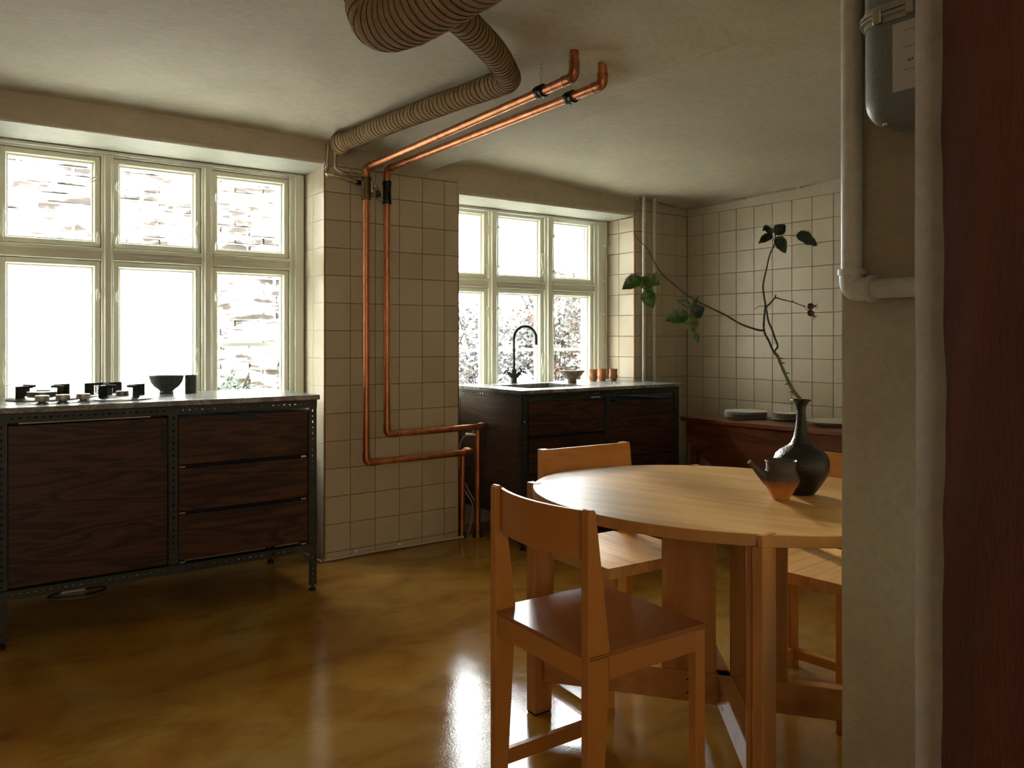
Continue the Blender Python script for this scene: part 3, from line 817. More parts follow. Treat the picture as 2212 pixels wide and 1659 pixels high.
cup = cupm.build('clay_cup', M_terra, smooth=True, label='leftmost of the three terracotta waisted cups on the right worktop', cat='cup', group='terracotta cups by the window')
cup.location = (3.700, 4.165, .908)
for (x, y, s_, lb) in ((3.792, 4.175, 1.06, 'middle and tallest of the three terracotta waisted cups'), (3.875, 4.150, 1.0, 'rightmost of the three terracotta waisted cups on the right worktop')):
    c = cup.copy(); COL.objects.link(c); c.location = (x, y, .908); c.scale = (s_,)*3; c['label'] = lb

# ------------------------------------------------------------------ copper pipes
R_ = .0178
def collar(mb, p, d, r=.0205, h=.012):
    p = Vector(p); d = Vector(d).normalized(); mb.tube([p-d*h, p-d*h*.6, p+d*h*.6, p+d*h], [R_, r, r, R_], 16)
def copper_line(x, yn, zn, zt2, zl, xe, label, ztee, teemat):
    y = 4.0; zc = ceil_z(x, yn)+.004
    root = empty('copper_pipe', (x, y, zl), label=label, cat='pipe')
    L0 = Vector((x, y, zl))
    pts = [(x, yn, zc), (x, yn, zn), (x, y, zt2), (x, y, zl), (xe, y, zl+.004), (xe, 4.105 if xe < 2.65 else 4.07, zl+.006), (xe, 4.118 if xe < 2.65 else 4.075, .0)]
    pts = [Vector(p)-L0 for p in pts]
    MB().tube(fillet(pts, .042, 8), R_, 20).build('pipe_run', M_copper, root, smooth=True)
    # thicker elbow fittings with soldered collars
    for i in (1, 2, 3, 4):
        a, b, c = pts[i-1], pts[i], pts[i+1]
        d1 = (a-b).normalized(); d2 = (c-b).normalized()
        if (a-b).length < .09 or (c-b).length < .09:
            k1 = min(.05, (a-b).length*.5); k2 = min(.05, (c-b).length*.5)
        else: k1 = k2 = .058
        e = MB(); e.tube(fillet([b+d1*k1, b, b+d2*k2], .042, 8), .0196, 18)
        e.tube([b+d1*k1, b+d1*(k1-.008)], .0212, 18); e.tube([b+d2*k2, b+d2*(k2-.008)], .0212, 18)
        e.build('elbow', M_copper_d, root, smooth=True)
    # cast tee fitting near the top of the vertical run
    t = MB(); zt_ = ztee-zl
    t.tube([(0,0,zt_-.052),(0,0,zt_+.052)], .0222, 18)
    for s_ in (-.058,-.046,.046,.058): t.tube([(0,0,zt_+s_-.005),(0,0,zt_+s_+.005)], .0245, 18)
    t.build('tee_fitting', teemat, root, smooth=True)
    f = MB(); q = Vector(pts[-1]); f.lathe([(.030,0),(.030,.01),(.022,.03),(.0185,.04)], 16, (q.x, q.y, q.z))
    f.build('floor_collar', M_brass, root, smooth=True)
    return root
M_copper_d = copper('copper_aged', (.55,.22,.10), (.22,.08,.04), .3, .8)
p1 = copper_line(1.917, 2.262, 2.160, 2.128, .5275, 2.603, 'left copper pipe, running along the ceiling then lowest down the tiled pillar', 2.015, M_brass)
p2 = copper_line(2.042, 2.246, 2.152, 2.134, .674, 2.688, 'right copper pipe, turning sideways higher up the tiled pillar', 2.005, M_iron)
def pipe_clamp(x, y, z, label):
    r = empty('pipe_clamp', (x, y, z), label=label, cat='clamp')
    m = MB(); d = Vector((0,1,0))
    for s_ in (-.012, .012): m.tube([d*(s_-.007), d*(s_+.007)], .0255, 20)
    m.tube([d*-.008, d*.008], .022, 20)
    m.box(-.034, -.022, -.012, .012, -.006, .006); m.box(.022, .034, -.012, .012, -.006, .006)
    m.build('clamp_ring', M_iron, r, smooth=True)
    h = ceil_z(x, y)-z
    k = MB(); k.tube([(0,0,.02),(0,0,h+.004)], .0035, 8); k.lathe([(.007,0),(.009,.004),(.009,.010),(.007,.014)], 6, (0,0,h*.55)); k.lathe([(.010,0),(.004,.006)], 10, (0,0,h-.006))
    k.build('threaded_rod', M_pipewhite, r, smooth=True)
pipe_clamp(1.917, 2.46, 2.157, 'dark clamp holding the left copper pipe under the ceiling')
pipe_clamp(2.042, 2.43, 2.149, 'dark clamp holding the right copper pipe under the ceiling')

# thin service pipes at the head of the pillar
def thin(name, pts, r, mat, label, fr=.02, parent=None, parts=(), cmat=None):
    base = Vector(pts[0])
    root = empty(name, base, label=label, cat='pipe')
    MB().tube(fillet([Vector(p)-base for p in pts], fr, 6), r, 12).build('tube', mat, root, smooth=True)
    for p, d, rr, h in parts:
        p = Vector(p)-base; d = Vector(d).normalized(); MB().tube([p-d*h, p+d*h], rr, 12).build('coupling', (cmat or mat) if p.x > .10 else mat, root, smooth=True)
    return root
M_nick = copper('dull_nickel', (.62,.58,.47), (.34,.30,.22), .3)
thin('service_pipe', [(1.770,4.06,2.30),(1.762,4.06,2.118),(1.80,4.05,2.092),(1.905,4.045,2.088),(1.945,4.035,2.088),(1.958,4.02,2.07),(1.958,4.015,2.0),(1.935,4.0,1.965)], .0085, M_nick,
     'thin metal pipe from the ceiling joining the left copper pipe', .016,
     parts=[((1.762,4.06,2.13),(0,0,1),.0115,.006), ((1.812,4.05,2.092),(1,0,0),.0115,.006), ((1.832,4.048,2.091),(1,0,0),.011,.008), ((1.865,4.046,2.09),(1,0,0),.013,.004), ((1.88,4.046,2.09),(1,0,0),.013,.004), ((1.958,4.016,2.05),(0,0,1),.012,.004), ((1.958,4.016,2.03),(0,0,1),.012,.004), ((1.958,4.015,2.008),(0,0,1),.013,.008)])
thin('service_pipe', [(1.735,4.085,2.30),(1.728,4.08,2.11),(1.712,4.06,2.078),(1.74,4.035,2.073),(1.905,4.05,2.052),(1.990,4.05,2.052),(2.002,4.04,2.035),(2.002,4.02,1.975),(2.03,4.0,1.955)], .0085, M_nick,
     'thin metal pipe looping round the pillar corner to the right copper pipe', .016,
     parts=[((1.729,4.081,2.125),(0,0,1),.0115,.006), ((1.722,4.05,2.074),(1,-.3,0),.0125,.008), ((1.895,4.05,2.053),(1,0,0),.0135,.012), ((2.002,4.03,2.01),(0,0,1),.012,.004), ((2.002,4.025,1.99),(0,0,1),.0135,.012)], cmat=M_iron)
M_rad = M_pipewhite
for x, lb in ((4.083, 'left of the two thin white heating pipes in the corner'), (4.189, 'right of the two thin white heating pipes in the corner')):
    thin('heating_pipe', [(x,4.06,.0),(x,4.06,1.2),(x,4.06,2.225)], .0125, M_rad, lb)
# valve and grey hoses beside the sink unit
hs = empty('water_hose', (2.66,4.13,0), label='grey braided hoses and tap valve behind the right copper pipe', cat='hose')
for a in (0, .022):
    MB().tube(smoothpath([(.020,-.05,.62),(-.02,.02,.60),(-.045,.04,.52),(-.04,.03,.40),(-.02+a,.01,.28),(.012+a,-.02,.20),(.015+a*.5,-.01,.12),(.0,0,.02)], 6), .0055, 8).build('hose', simple('grey_hose', (.30,.29,.26), .5) if a == 0 else bpy.data.materials['grey_hose'], hs, smooth=True)
v = MB(); v.tube([(.02,-.055,.62),(-.035,-.02,.622)], .010, 10); v.tube([(-.0,-.045,.62),(.0,-.045,.65)], .006, 8); v.box(-.012,.012,-.056,-.034,.648,.655)
v.build('valve', M_nick, hs, smooth=True)

# ------------------------------------------------------------------ burlap wrapped ducts
def wrapped(name, path, r0, pitch, label, cat, endflare=0, seed=1):
    rnd = random.Random(seed)
    P = smoothpath(path, 26); base = Vector(path[0])
    # arc length
    S_ = [0]
    for a, b in zip(P[:-1], P[1:]): S_.append(S_[-1]+(b-a).length)
    Lt = S_[-1]; n = int(Lt/.0055); pts = []; j = 0
    for i in range(n+1):
        s_ = Lt*i/n
        while j < len(S_)-2 and S_[j+1] < s_: j += 1
        t = (s_-S_[j])/max(1e-9, S_[j+1]-S_[j]); pts.append(P[j].lerp(P[j+1], t))
    N = 40; vs = []; fs = []; up = None; frames = []
    for i, p in enumerate(pts):
        t = (pts[min(i+1,n)]-pts[max(i-1,0)]).normalized()
        if up is None: up = Vector((0,0,1)) if abs(t.z) < .9 else Vector((1,0,0))
        u = (up-t*up.dot(t)).normalized(); w = t.cross(u); up = u; frames.append((p, t, u, w))
    def rad(s_, a):
        ph = s_/pitch-a/(2*PI); fr = ph-math.floor(ph)
        r = r0*(1+.045*(1-abs(2*fr-1))+.03*noise.noise(Vector((math.floor(ph)*3.1, seed, math.cos(a))))+.035*noise.noise(Vector((s_*5, math.sin(a), seed))))
        if endflare and s_ < .07: r *= 1+endflare*(1-s_/.07)
        return r
    for i, (p, t, u, w) in enumerate(frames):
        s_ = Lt*i/n
        for k in range(N):
            a = 2*PI*k/N; r = rad(s_, a); vs.append((p+(u*math.cos(a)+w*math.sin(a))*r)-base)
    for i in range(n):
        for k in range(N): fs.append((i*N+k, i*N+(k+1)%N, (i+1)*N+(k+1)%N, (i+1)*N+k))
    fs.append(tuple(range(N))[::-1]); fs.append(tuple(n*N+k for k in range(N)))
    root = empty(name, base, label=label, cat=cat)
    m = MB(); m.v = [tuple(v_) for v_ in vs]; m.f = fs; m.build('burlap_wrap', M_burlap, root, smooth=True)
    # the cord winds in the grooves
    cp = []; turns = Lt/pitch; K = int(turns*26)
    for i in range(K+1):
        s_ = Lt*i/K; a = 2*PI*(s_/pitch)
        f = s_/Lt*n; i0 = min(n, int(f)); p, t, u, w = frames[i0]
        if i0 < n: p = p.lerp(frames[i0+1][0], f-i0)
        jit = .009*noise.noise(Vector((s_*14, seed, 2)))+.005*noise.noise(Vector((a*.9, seed, 8)))
        r = rad(s_, a)*1.0+.0006
        cp.append((p+t*jit+(u*math.cos(a)+w*math.sin(a))*r)-base)
    MB().tube(cp, .0021, 5).build('cord', M_cord, root, smooth=True)
    return root
wrapped('wrapped_pipe', [(1.738,3.935,2.222),(1.741,3.86,2.220),(1.752,3.4,2.212),(1.778,2.95,2.205),(1.795,2.60,2.195),(1.785,2.500,2.188),(1.735,2.435,2.186),(1.562,2.271,2.182),(1.365,2.121,2.178),(1.265,2.055,2.175)], .046, .030,
        'long burlap wrapped pipe bound with dark cord, bending along the ceiling', 'pipe', .25, 4)
wrapped('wrapped_duct', [(1.110,2.250,2.290),(1.114,2.262,2.235),(1.124,2.235,2.180),(1.136,2.15,2.162),(1.145,2.04,2.158),(1.150,1.86,2.158),(1.156,1.5,2.158),(1.16,.9,2.16),(1.16,.2,2.165),(1.16,-.6,2.17),(1.16,-1.4,2.17),(1.16,-2.19,2.17)], .092, .032,
        'thick burlap wrapped duct with cord windings at the top edge', 'pipe', 0, 9)
def hook(x, y, label):
    z = ceil_z(x, y)
    m = MB(); m.lathe([(.012,-.006),(.012,.001),(.0,.001)], 10); m.tube([(0,0,-.002),(.001,0,-.06)], .003, 6)
    m.build('ceiling_hook', M_pipewhite, loc=None, smooth=True, label=label, cat='hook').location = (x, y, z)
hook(1.79, 3.70, 'small ceiling hook holding the burlap pipe near the window wall')
hook(1.835, 2.56, 'small ceiling hook holding the burlap pipe at its bend')

# ------------------------------------------------------------------ cables
def cable(pts, r, mat, label, clips, cm, k=6):
    base = Vector(pts[0]); root = empty('cable', base, label=label, cat='cable')
    MB().tube([p-base for p in smoothpath(pts, k)], r, 8).build('cord', mat, root, smooth=True)
    for c in clips:
        m = MB(); c = Vector(c)-base
        m.box(c.x-.008, c.x+.008, c.y-.007, c.y+.004, c.z-.006, c.z+.008); m.build('clip', cm, root, bevel=.002)
M_cable = simple('grey_cable', (.34,.32,.27), .6)
def cz(x, y): return min(ceil_z(x, y)-.010, 2.4)
pts = [(4.02,4.095,2.062),(4.045,4.095,2.085),(4.053,4.095,2.14),(4.066,4.095,2.185),(4.12,4.095,2.190),(4.30,4.095,2.178),(4.50,4.095,2.165),(4.570,4.08,2.163),(4.578,3.95,2.165),(4.578,3.6,2.172),(4.578,3.3,2.180),(4.578,3.15,2.178),(4.578,2.9,2.200),(4.578,2.5,2.212),(4.578,2.0,2.21),(4.578,1.2,2.21)]
cable(pts, .0045, M_cable, 'thin grey cable running round the room just below the ceiling', [(4.066,4.098,2.182),(4.25,4.098,2.181),(4.47,4.098,2.167),(4.578,3.98,2.165),(4.578,3.55,2.174),(4.578,3.15,2.180),(4.578,2.86,2.203)], M_white)
cable([(1.708,4.082,.012),(1.78,4.092,.010),(2.05,4.094,.014),(2.3,4.092,.012),(2.55,4.09,.012),(2.61,4.10,.010),(2.64,4.15,.008),(2.62,4.22,.008)], .005, simple('white_cable', (.55,.52,.44), .6), 'white cable lying along the foot of the tiled pillar', [(1.90,4.096,.03),(2.17,4.096,.03)], M_white)
cable([(3.99,4.30,1.9),(3.985,4.36,1.80),(4.0,4.372,1.5),(3.998,4.372,1.2),(4.0,4.372,.95)], .003, M_cable, 'thin grey cable down the right edge of the right window', [(4.0,4.37,1.88),(4.0,4.37,1.62),(4.0,4.37,1.38),(4.0,4.37,1.15)], M_white)
cable([(1.695,4.08,.012),(1.69,4.25,.010),(1.66,4.37,.010),(1.45,4.385,.010),(1.32,4.375,.012),(1.0,4.36,.010),(.80,4.34,.012),(.625,4.325,.016)], .005, bpy.data.materials['white_cable'], 'white cable lying on the floor behind the cooking unit', [], M_white)
MB().box(-.06,.06,-.022,.022,0,.035).build('power_strip', M_white, bevel=.004, label='white power socket strip on the floor under the cooking unit', cat='socket').location = (.555, 4.325, 0)
cable([(.50,4.29,.016),(.44,4.26,.010),(.50,4.22,.010),(.60,4.20,.010),(.68,4.25,.010),(.66,4.30,.010),(.60,4.285,.012)], .004, M_black, 'black cable looped on the floor under the cooking unit', [], M_black)

# ------------------------------------------------------------------ table
C0 = Vector((1.933, 1.590)); TH = math.atan2(-.937, .35)
TZ = .738
def table():
    root = empty('dining_table', (C0.x, C0.y, 0), label='oval light wood dining table with pegged legs and crossed stretchers', cat='table')
    n = 128
    def ring(a, b, z): return [(a*math.cos(2*PI*i/n), b*math.sin(2*PI*i/n), z) for i in range(n)]
    A, Bx = .598, .501; m = MB()
    rings = [ring(A-.002,Bx-.002,TZ-.030), ring(A,Bx,TZ-.028), ring(A,Bx,TZ-.0015), ring(A-.0015,Bx-.0015,TZ)]
    for r in rings: m.v += r
    for j in range(3):
        for i in range(n): m.f.append((j*n+i, j*n+(i+1)%n, (j+1)*n+(i+1)%n, (j+1)*n+i))
    m.f += [tuple(range(n))[::-1], tuple(3*n+i for i in range(n))]
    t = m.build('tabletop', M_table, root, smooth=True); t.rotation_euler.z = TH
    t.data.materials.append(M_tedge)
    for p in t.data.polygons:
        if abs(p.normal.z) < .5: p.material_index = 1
    L1 = Vector((1.592,2.052))-C0; L2 = Vector((1.602,1.196))-C0
    for k, (L, w, d) in enumerate(((L1,.068,.046),(L2,.052,.030),(-L2,.046,.040),(-L1,.060,.040))):
        g_ = MB(); g_.box(L.x-w/2, L.x+w/2, L.y-d/2, L.y+d/2, .006, TZ-.0295)
        pg = [(L.x-w/2, L.x-w/2+.026, L.y-d/2, L.y+d/2), (L.x-w/2, L.x+w/2, L.y-d/2, L.y-d/2+.016), (L.x-w/2, L.x+w/2, L.y+d/2-.016, L.y+d/2), (L.x+w/2-.026, L.x+w/2, L.y-d/2, L.y+d/2)][k]
        g_.box(*pg, TZ-.030, TZ+.0015)
        if k == 1:
            # wider inner part of the front leg below the tabletop
            g_.box(L.x-.012+.0, L.x+.030, L.y+d/2-.001, L.y+d/2+.030, .006, TZ-.031)
        lg = g_.build('leg', M_tleg['z'], root, bevel=.002)
        f = MB(); f.box(L.x-w/2+.003, L.x+w/2-.003, L.y-d/2+.003, L.y+d/2-.003, 0, .006); f.build('felt_pad', M_black, lg)
    for s_, (a, b) in enumerate(((L1,-L1),(L2,-L2))):
        u = (b-a).normalized(); v_ = Vector((-u.y,u.x)); l = (b-a).length
        M = Matrix(((u.x,v_.x,0,(a.x+b.x)/2),(u.y,v_.y,0,(a.y+b.y)/2),(0,0,1,0),(0,0,0,1)))
        m = MB(); m.box(-l/2+.02, l/2-.02, -.021, .021, .105+.0*s_, .196, M)
        st = m.build('stretcher', M_tleg['x'], root, bevel=.003)
        w = MB()
        for q in (-.095, .085):
            for z in (.132, .172):
                w.box(q-.012, q+.012, -.0216, .0216, z-.003, z+.003, M)
        w.build('wedge', M_black, st)
        if s_ == 0:
            for x0, x1 in ((-.182,-.022),(.020,.184)):
                p = MB(); p.box(x0, x1, -.014, .014, .194, TZ-.029, M); p.build('pedestal_plank', M_tleg['z'], root, bevel=.003)
        # rounded fillets under the leg tops
        for e, sg in ((-l/2, 1), (l/2, -1)):
            gm = MB(); pr = [(e+sg*.01, TZ-.030), (e+sg*.13, TZ-.030), (e+sg*.02, TZ-.15), (e+sg*.01, TZ-.15)]
            vs = [M @ Vector((x, y, z)) for y in (-.010,.010) for x, z in pr]
            gm.add(vs, [(0,1,2,3),(7,6,5,4),(0,4,5,1),(1,5,6,2),(2,6,7,3),(3,7,4,0)])
            gm.build('brace', M_tleg['x'], root, bevel=.002)
table()

# ------------------------------------------------------------------ chairs
def chair_ply(loc, rz, label):
    root = empty('dining_chair', loc, rz, label=label, cat='chair', group='chairs round the oval table')
    D, Wd, t = .197, .208, .027; SZ = .462
    for s_ in (-1, 1):
        y0, y1 = (Wd-t, Wd) if s_ > 0 else (-Wd, -Wd+t)
        pf = [(-D,0),(-D+.040,0),(-D+.066,SZ-.03),(-D+.066,SZ+.01),(-D+.024,.790),(-D+.022,.797),(-D+.017,.801),(-D+.006,.801),(-D+.001,.797),(-D,.790)]
        m = MB(); m.prism(pf, 'y', y0, y1); m.build('rear_leg', M_ply['z'], root, bevel=.0015)
        m = MB(); m.prism([(D-.034,0),(D-.004,0),(D,.04),(D,SZ-.012),(D-.034,SZ-.012)], 'y', y0, y1); m.build('front_leg', M_ply['z'], root, bevel=.0015)
        m = MB(); m.box(-D+.060, D-.034, y0+.001*s_*0, y1, SZ-.066, SZ-.012); m.build('side_rail', M_ply['x'], root, bevel=.001)
        m = MB(); m.prism([(-D+.045,.030),(D-.030,.030),(D-.030,.072),(-D+.045,.072)], 'y', y0+.004, y1-.004); m.build('stretcher', M_ply['x'], root, bevel=.002)
    m = MB(); m.box(-D+.002, -D+.022, -Wd+t, Wd-t, SZ-.066, SZ-.012); m.build('rear_rail', M_ply['y'], root, bevel=.001)
    m = MB(); m.box(D-.022, D-.002, -Wd+t, Wd-t, SZ-.066, SZ-.012); m.build('front_rail', M_ply['y'], root, bevel=.001)
    # seat in thin plies
    m = MB()
    for k in range(4):
        m.box(-D+.002+.0002*(k%2), D-.0004*(k%2), -Wd+.0005*(k%2), Wd-.0005*(k%2), SZ-.012+.003*k, SZ-.0095+.003*k+.0004)
    def notch(mb): return mb
    m.build('seat', M_plyseat, root)
    # curved backrest
    b = MB(); n = 24; T = .011
    for i in range(n+1):
        y = -Wd+t-.002+(2*(Wd-t)+.004)*i/n; q = y/(Wd-t)
        x = -D+.014-.033*(1-q*q)
        for dx in (0, T):
            for z in (.678, .7945): b.v.append((x+dx, y, z+(-.0 if z > .7 else 0)))
    for i in range(n):
        a, c = i*4, (i+1)*4
        b.f += [(a,a+1,c+1,c),(a+2,c+2,c+3,a+3),(a+1,a+3,c+3,c+1),(a,c,c+2,a+2)]
    b.f += [(0,2,3,1),(n*4,n*4+1,n*4+3,n*4+2)]
    b.build('backrest', M_ply['y'], root, smooth=True, bevel=.001)
    return root
def chair_solid(loc, rz, label):
    root = empty('dining_chair', loc, rz, label=label, cat='chair', group='chairs round the oval table')
    D, Wd, t = .200, .205, .032; SZ = .460
    for s_ in (-1, 1):
        y0, y1 = (Wd-t, Wd) if s_ > 0 else (-Wd, -Wd+t)
        m = MB(); m.prism([(-D,0),(-D+.040,0),(-D+.066,SZ-.02),(-D+.066,SZ+.005),(-D+.024,.800),(-D,.800)], 'y', y0, y1); m.build('rear_leg', M_chair['z'], root, bevel=.0015)
        m = MB(); m.box(D-.048, D-.012, y0-(.006*s_), y1-(.006*s_), 0, SZ-.036); m.build('front_leg', M_chair['z'], root, bevel=.0015)
        m = MB(); m.box(-D+.035, D-.045, y0-(.006*s_)+.004, y1-(.006*s_)-.004, .035, .072); m.build('stretcher', M_chair['x'], root, bevel=.002)
    m = MB(); m.box(-D+.006, -D+.034, -Wd+t-.001, Wd-t+.001, .035, .068); m.build('stretcher', M_chair['y'], root, bevel=.002)
    # solid seat glued up from strips that show at the front edge
    N = 7
    for k in range(N):
        a = -Wd+2*Wd*k/N; m = MB(); m.box(-D+.067 if k in (0, N-1) else -D+.010, D, a+.0002, a+2*Wd/N-.0002, SZ-.036, SZ); m.build('seat_strip', M_seat, root, bevel=.0006)
    b = MB(); b.prism([(-D+.024,.800),(-D+.036,.800),(-D+.062,.600),(-D+.046,.600)], 'y', -Wd, Wd); b.build('backrest', M_chair['y'], root, bevel=.0015)
    return root
M_seat = wood('seat_wood', (.38,.17,.045), (.56,.31,.10), 'x', 6, .38)
chair_ply((1.438, 1.612, 0), math.radians(-1.2), 'plywood chair with curved back nearest the camera, left of the table')
ch2 = chair_solid((1.983, 2.106, 0), math.radians(-93), 'solid wood chair with flat back on the window side of the table')
ch3 = copy_tree(ch2); ch3.location = (2.405, 1.592, 0); ch3.rotation_euler.z = math.radians(185)
ch3['label'] = 'solid wood chair at the right end of the table, mostly hidden by the wall'

# ------------------------------------------------------------------ sideboard with plates
def sideboard():
    root = empty('sideboard', (4.3, 2.6, 0), label='low reddish walnut sideboard along the right wall carrying plates', cat='sideboard')
    O = Vector((4.3,2.6,0)); ztop = .680
    P = [(4.055,3.64),(4.20,1.10),(4.582,1.10),(4.582,3.20),(4.29,3.80),(4.06,3.80)]
    P = [(4.058,3.645),(4.20,1.10),(4.580,1.10),(4.580,3.22),(4.33,3.70),(4.062,3.70)]
    m = MB(); m.prism([(x-O.x,y-O.y) for x,y in P], 'z', ztop-.024, ztop); m.build('top', M_walnut, root, bevel=.002)
    # front panel follows the front edge, lower far corner cut away
    u = Vector((4.20-4.058, 1.10-3.645, 0)); l = u.length; u.normalize(); v_ = Vector((-u.y,u.x,0))
    o = Vector((4.070,3.640,0))-O
    def Q(s_, z, d): return o+u*s_+v_*d+Vector((0,0,z))
    poly = [(-.02,ztop-.025),(l-.02,ztop-.025),(l-.02,.20),(.42,.20),(.12,.43),(-.02,.53)]
    m = MB(); nn = len(poly); m.v = [tuple(Q(a,z,d)) for d in (.006,.028) for a,z in poly]
    m.f = [tuple(range(nn)), tuple(range(nn,2*nn))[::-1]]+[(i,(i+1)%nn,nn+(i+1)%nn,nn+i) for i in range(nn)]
    m.build('front_panel', M_walnut, root, bevel=.001)
    for s_ in (-.005, l-.08):
        for d in (.03, .28):
            m = MB(); m.v = [tuple(Q(a,z,dd)) for a in (s_,s_+.045) for dd in (d,d+.045) for z in (0,ztop-.025)]
            m.f = [(0,1,3,2),(4,6,7,5),(0,4,5,1),(2,3,7,6),(0,2,6,4),(1,5,7,3)]; m.build('leg', M_walnut, root, bevel=.001)
sideboard()
M_plate = speck('plate_glaze', (.60,.57,.46), (.70,.67,.55), .45, .1, 50)
def plate(r, h, x, y, z, label, group):
    t = .004
    o = MB().lathe([(r*.55,0),(r*.60,.0005),(r*.66,h*.35),(r*.97,h*.85),(r,h),(r*.985,h+.001),(r*.66,h*.35+t),(r*.5,t),(0,t)], 48).build('plate', M_plate, smooth=True, label=label, cat='plate', group=group)
    o.location = (x, y, z); return o
rnd = random.Random(5)
pz = .680; names = ['bottom', 'second from bottom', 'middle', 'second from top', 'top']
src = None
for k in range(5):
    lb = 'large cream plate, %s of the left stack on the sideboard' % names[k]
    x, y = 4.36+rnd.uniform(-.004,.004), 3.40+rnd.uniform(-.005,.005)
    if src is None: src = plate(.138, .0085, x, y, pz, lb, 'large plates stacked on the sideboard')
    else:
        c = src.copy(); COL.objects.link(c); c.location = (x, y, pz); c['label'] = lb
    pz += .0092
pz = .680; src = None
for k in range(5):
    lb = 'small cream plate, %s of the right stack on the sideboard' % names[k]
    x, y = 4.435+rnd.uniform(-.003,.003), 3.15+rnd.uniform(-.003,.003)
    if src is None: src = plate(.086, .0085, x, y, pz, lb, 'small plates stacked on the sideboard')
    else:
        c = src.copy(); COL.objects.link(c); c.location = (x, y, pz); c['label'] = lb
    pz += .0092
MB().lathe([(.085,0),(.088,.002),(.095,.006),(.150,.020),(.165,.028),(.163,.030),(.14,.022),(.09,.011),(0,.009)], 48).build('platter', M_plate, smooth=True,
    label='single shallow cream dish at the right end of the sideboard', cat='plate').location = (4.40, 2.78, .680)

# ------------------------------------------------------------------ vase, teapot, branch
def vase():
    m, t, b = newmat('hammered_black'); v = coords(t)
    vo = t.nodes.new('ShaderNodeTexVoronoi'); vo.inputs['Scale'].default_value = 210; t.links.new(v, vo.inputs[0])
    t.links.new(ramp(t, noi(t, v, 20, 4), [(.3, (.012,.011,.010)), (.7, (.030,.025,.020))]), b.inputs['Base Color'])
    b.inputs['Metallic'].default_value = .35; b.inputs['Roughness'].default_value = .36
    bump(t, b, vo.outputs[0], .35, .0025)
    prof = [(.033,0),(.0355,.002),(.045,.0115),(.056,.028),(.066,.044),(.0735,.057),(.079,.074),(.0805,.088),(.079,.104),(.073,.1195),(.060,.1315),(.045,.1405),(.034,.148),(.0295,.153),(.0290,.1545),(.0225,.169),(.0185,.187),(.0155,.206),(.0135,.228),(.0127,.246),(.0137,.258),(.0170,.268),(.0235,.2755),(.0300,.2800),(.0290,.2812),(.020,.276),(.012,.266),(.0100,.240),(.012,.20),(.012,.16)]
    MB().lathe(prof, 64).build('vase', m, smooth=True, label='black textured bottle vase with long neck and flared rim on the table', cat='vase').location = (2.104, 1.440, TZ)
vase()
def teapot():
    m, t, b = newmat('fired_clay'); tc = t.nodes.new('ShaderNodeTexCoord'); sp = t.nodes.new('ShaderNodeSeparateXYZ'); t.links.new(tc.outputs['Object'], sp.inputs[0])
    ad = t.nodes.new('ShaderNodeMath'); ad.operation = 'MULTIPLY_ADD'
    t.links.new(noi(t, coords(t), 26, 4, .6), ad.inputs[0]); ad.inputs[1].default_value = .018; t.links.new(sp.outputs[2], ad.inputs[2])
    mr = t.nodes.new('ShaderNodeMapRange'); mr.inputs[1].default_value = .0; mr.inputs[2].default_value = .13; t.links.new(ad.outputs[0], mr.inputs[0])
    c = ramp(t, mr.outputs[0], [(.02, (.50,.22,.08)), (.30, (.50,.17,.035)), (.45, (.30,.085,.02)), (.54, (.060,.030,.02)), (.8, (.055,.042,.032))])
    t.links.new(c, b.inputs['Base Color']); b.inputs['Roughness'].default_value = .55
    bump(t, b, noi(t, coords(t), 130, 2), .2, .001)
    r = empty('teapot', (1.985, 1.425, TZ), label='small clay pot with straight spout, dark above and orange below', cat='pot')
    prof = [(.0205,0),(.0225,.0015),(.029,.013),(.039,.032),(.048,.046),(.0515,.056),(.0510,.064),(.0475,.0735),(.0435,.0805),(.0415,.088),(.0408,.098),(.0425,.107),(.0445,.1115),(.0438,.1130),(.0405,.110),(.0385,.100),(.0385,.088),(.045,.072),(.047,.058),(.030,.020),(0,.008)]
    MB().lathe(prof, 56).build('pot_body', m, r, smooth=True)
    d = Vector((-.81,.586,0)).normalized()
    p0 = d*.036+Vector((0,0,.058)); p1 = d*.060+Vector((0,0,.078)); p2 = d*.0905+Vector((0,0,.108))
    s_ = MB(); s_.tube([p0, p1, p1.lerp(p2,.5), p2], [.020,.0125,.0085,.0062], 20, cap=False); s_.tube([p2, p1.lerp(p2,.6)], [.0040,.0040], 16, cap=False)
    e = (p2-p1).normalized()
    s_.tube([p2-e*.001, p2+e*.0008], [.0064,.0058], 20, cap=False)
    s_.build('spout', m, r, smooth=True)
    t_ = MB(); pts = []
    a = e.orthogonal().normalized(); c_ = e.cross(a)
    for k in range(20): pts.append(p2+e*.0008+(a*math.cos(2*PI*k/20)+c_*math.sin(2*PI*k/20))*.0052)
    t_.tube(pts, .0011, 6, closed=True).build('spout_rim', simple('pale_rim', (.55,.58,.60), .4), r, smooth=True, label='pale rim of the spout')
teapot()

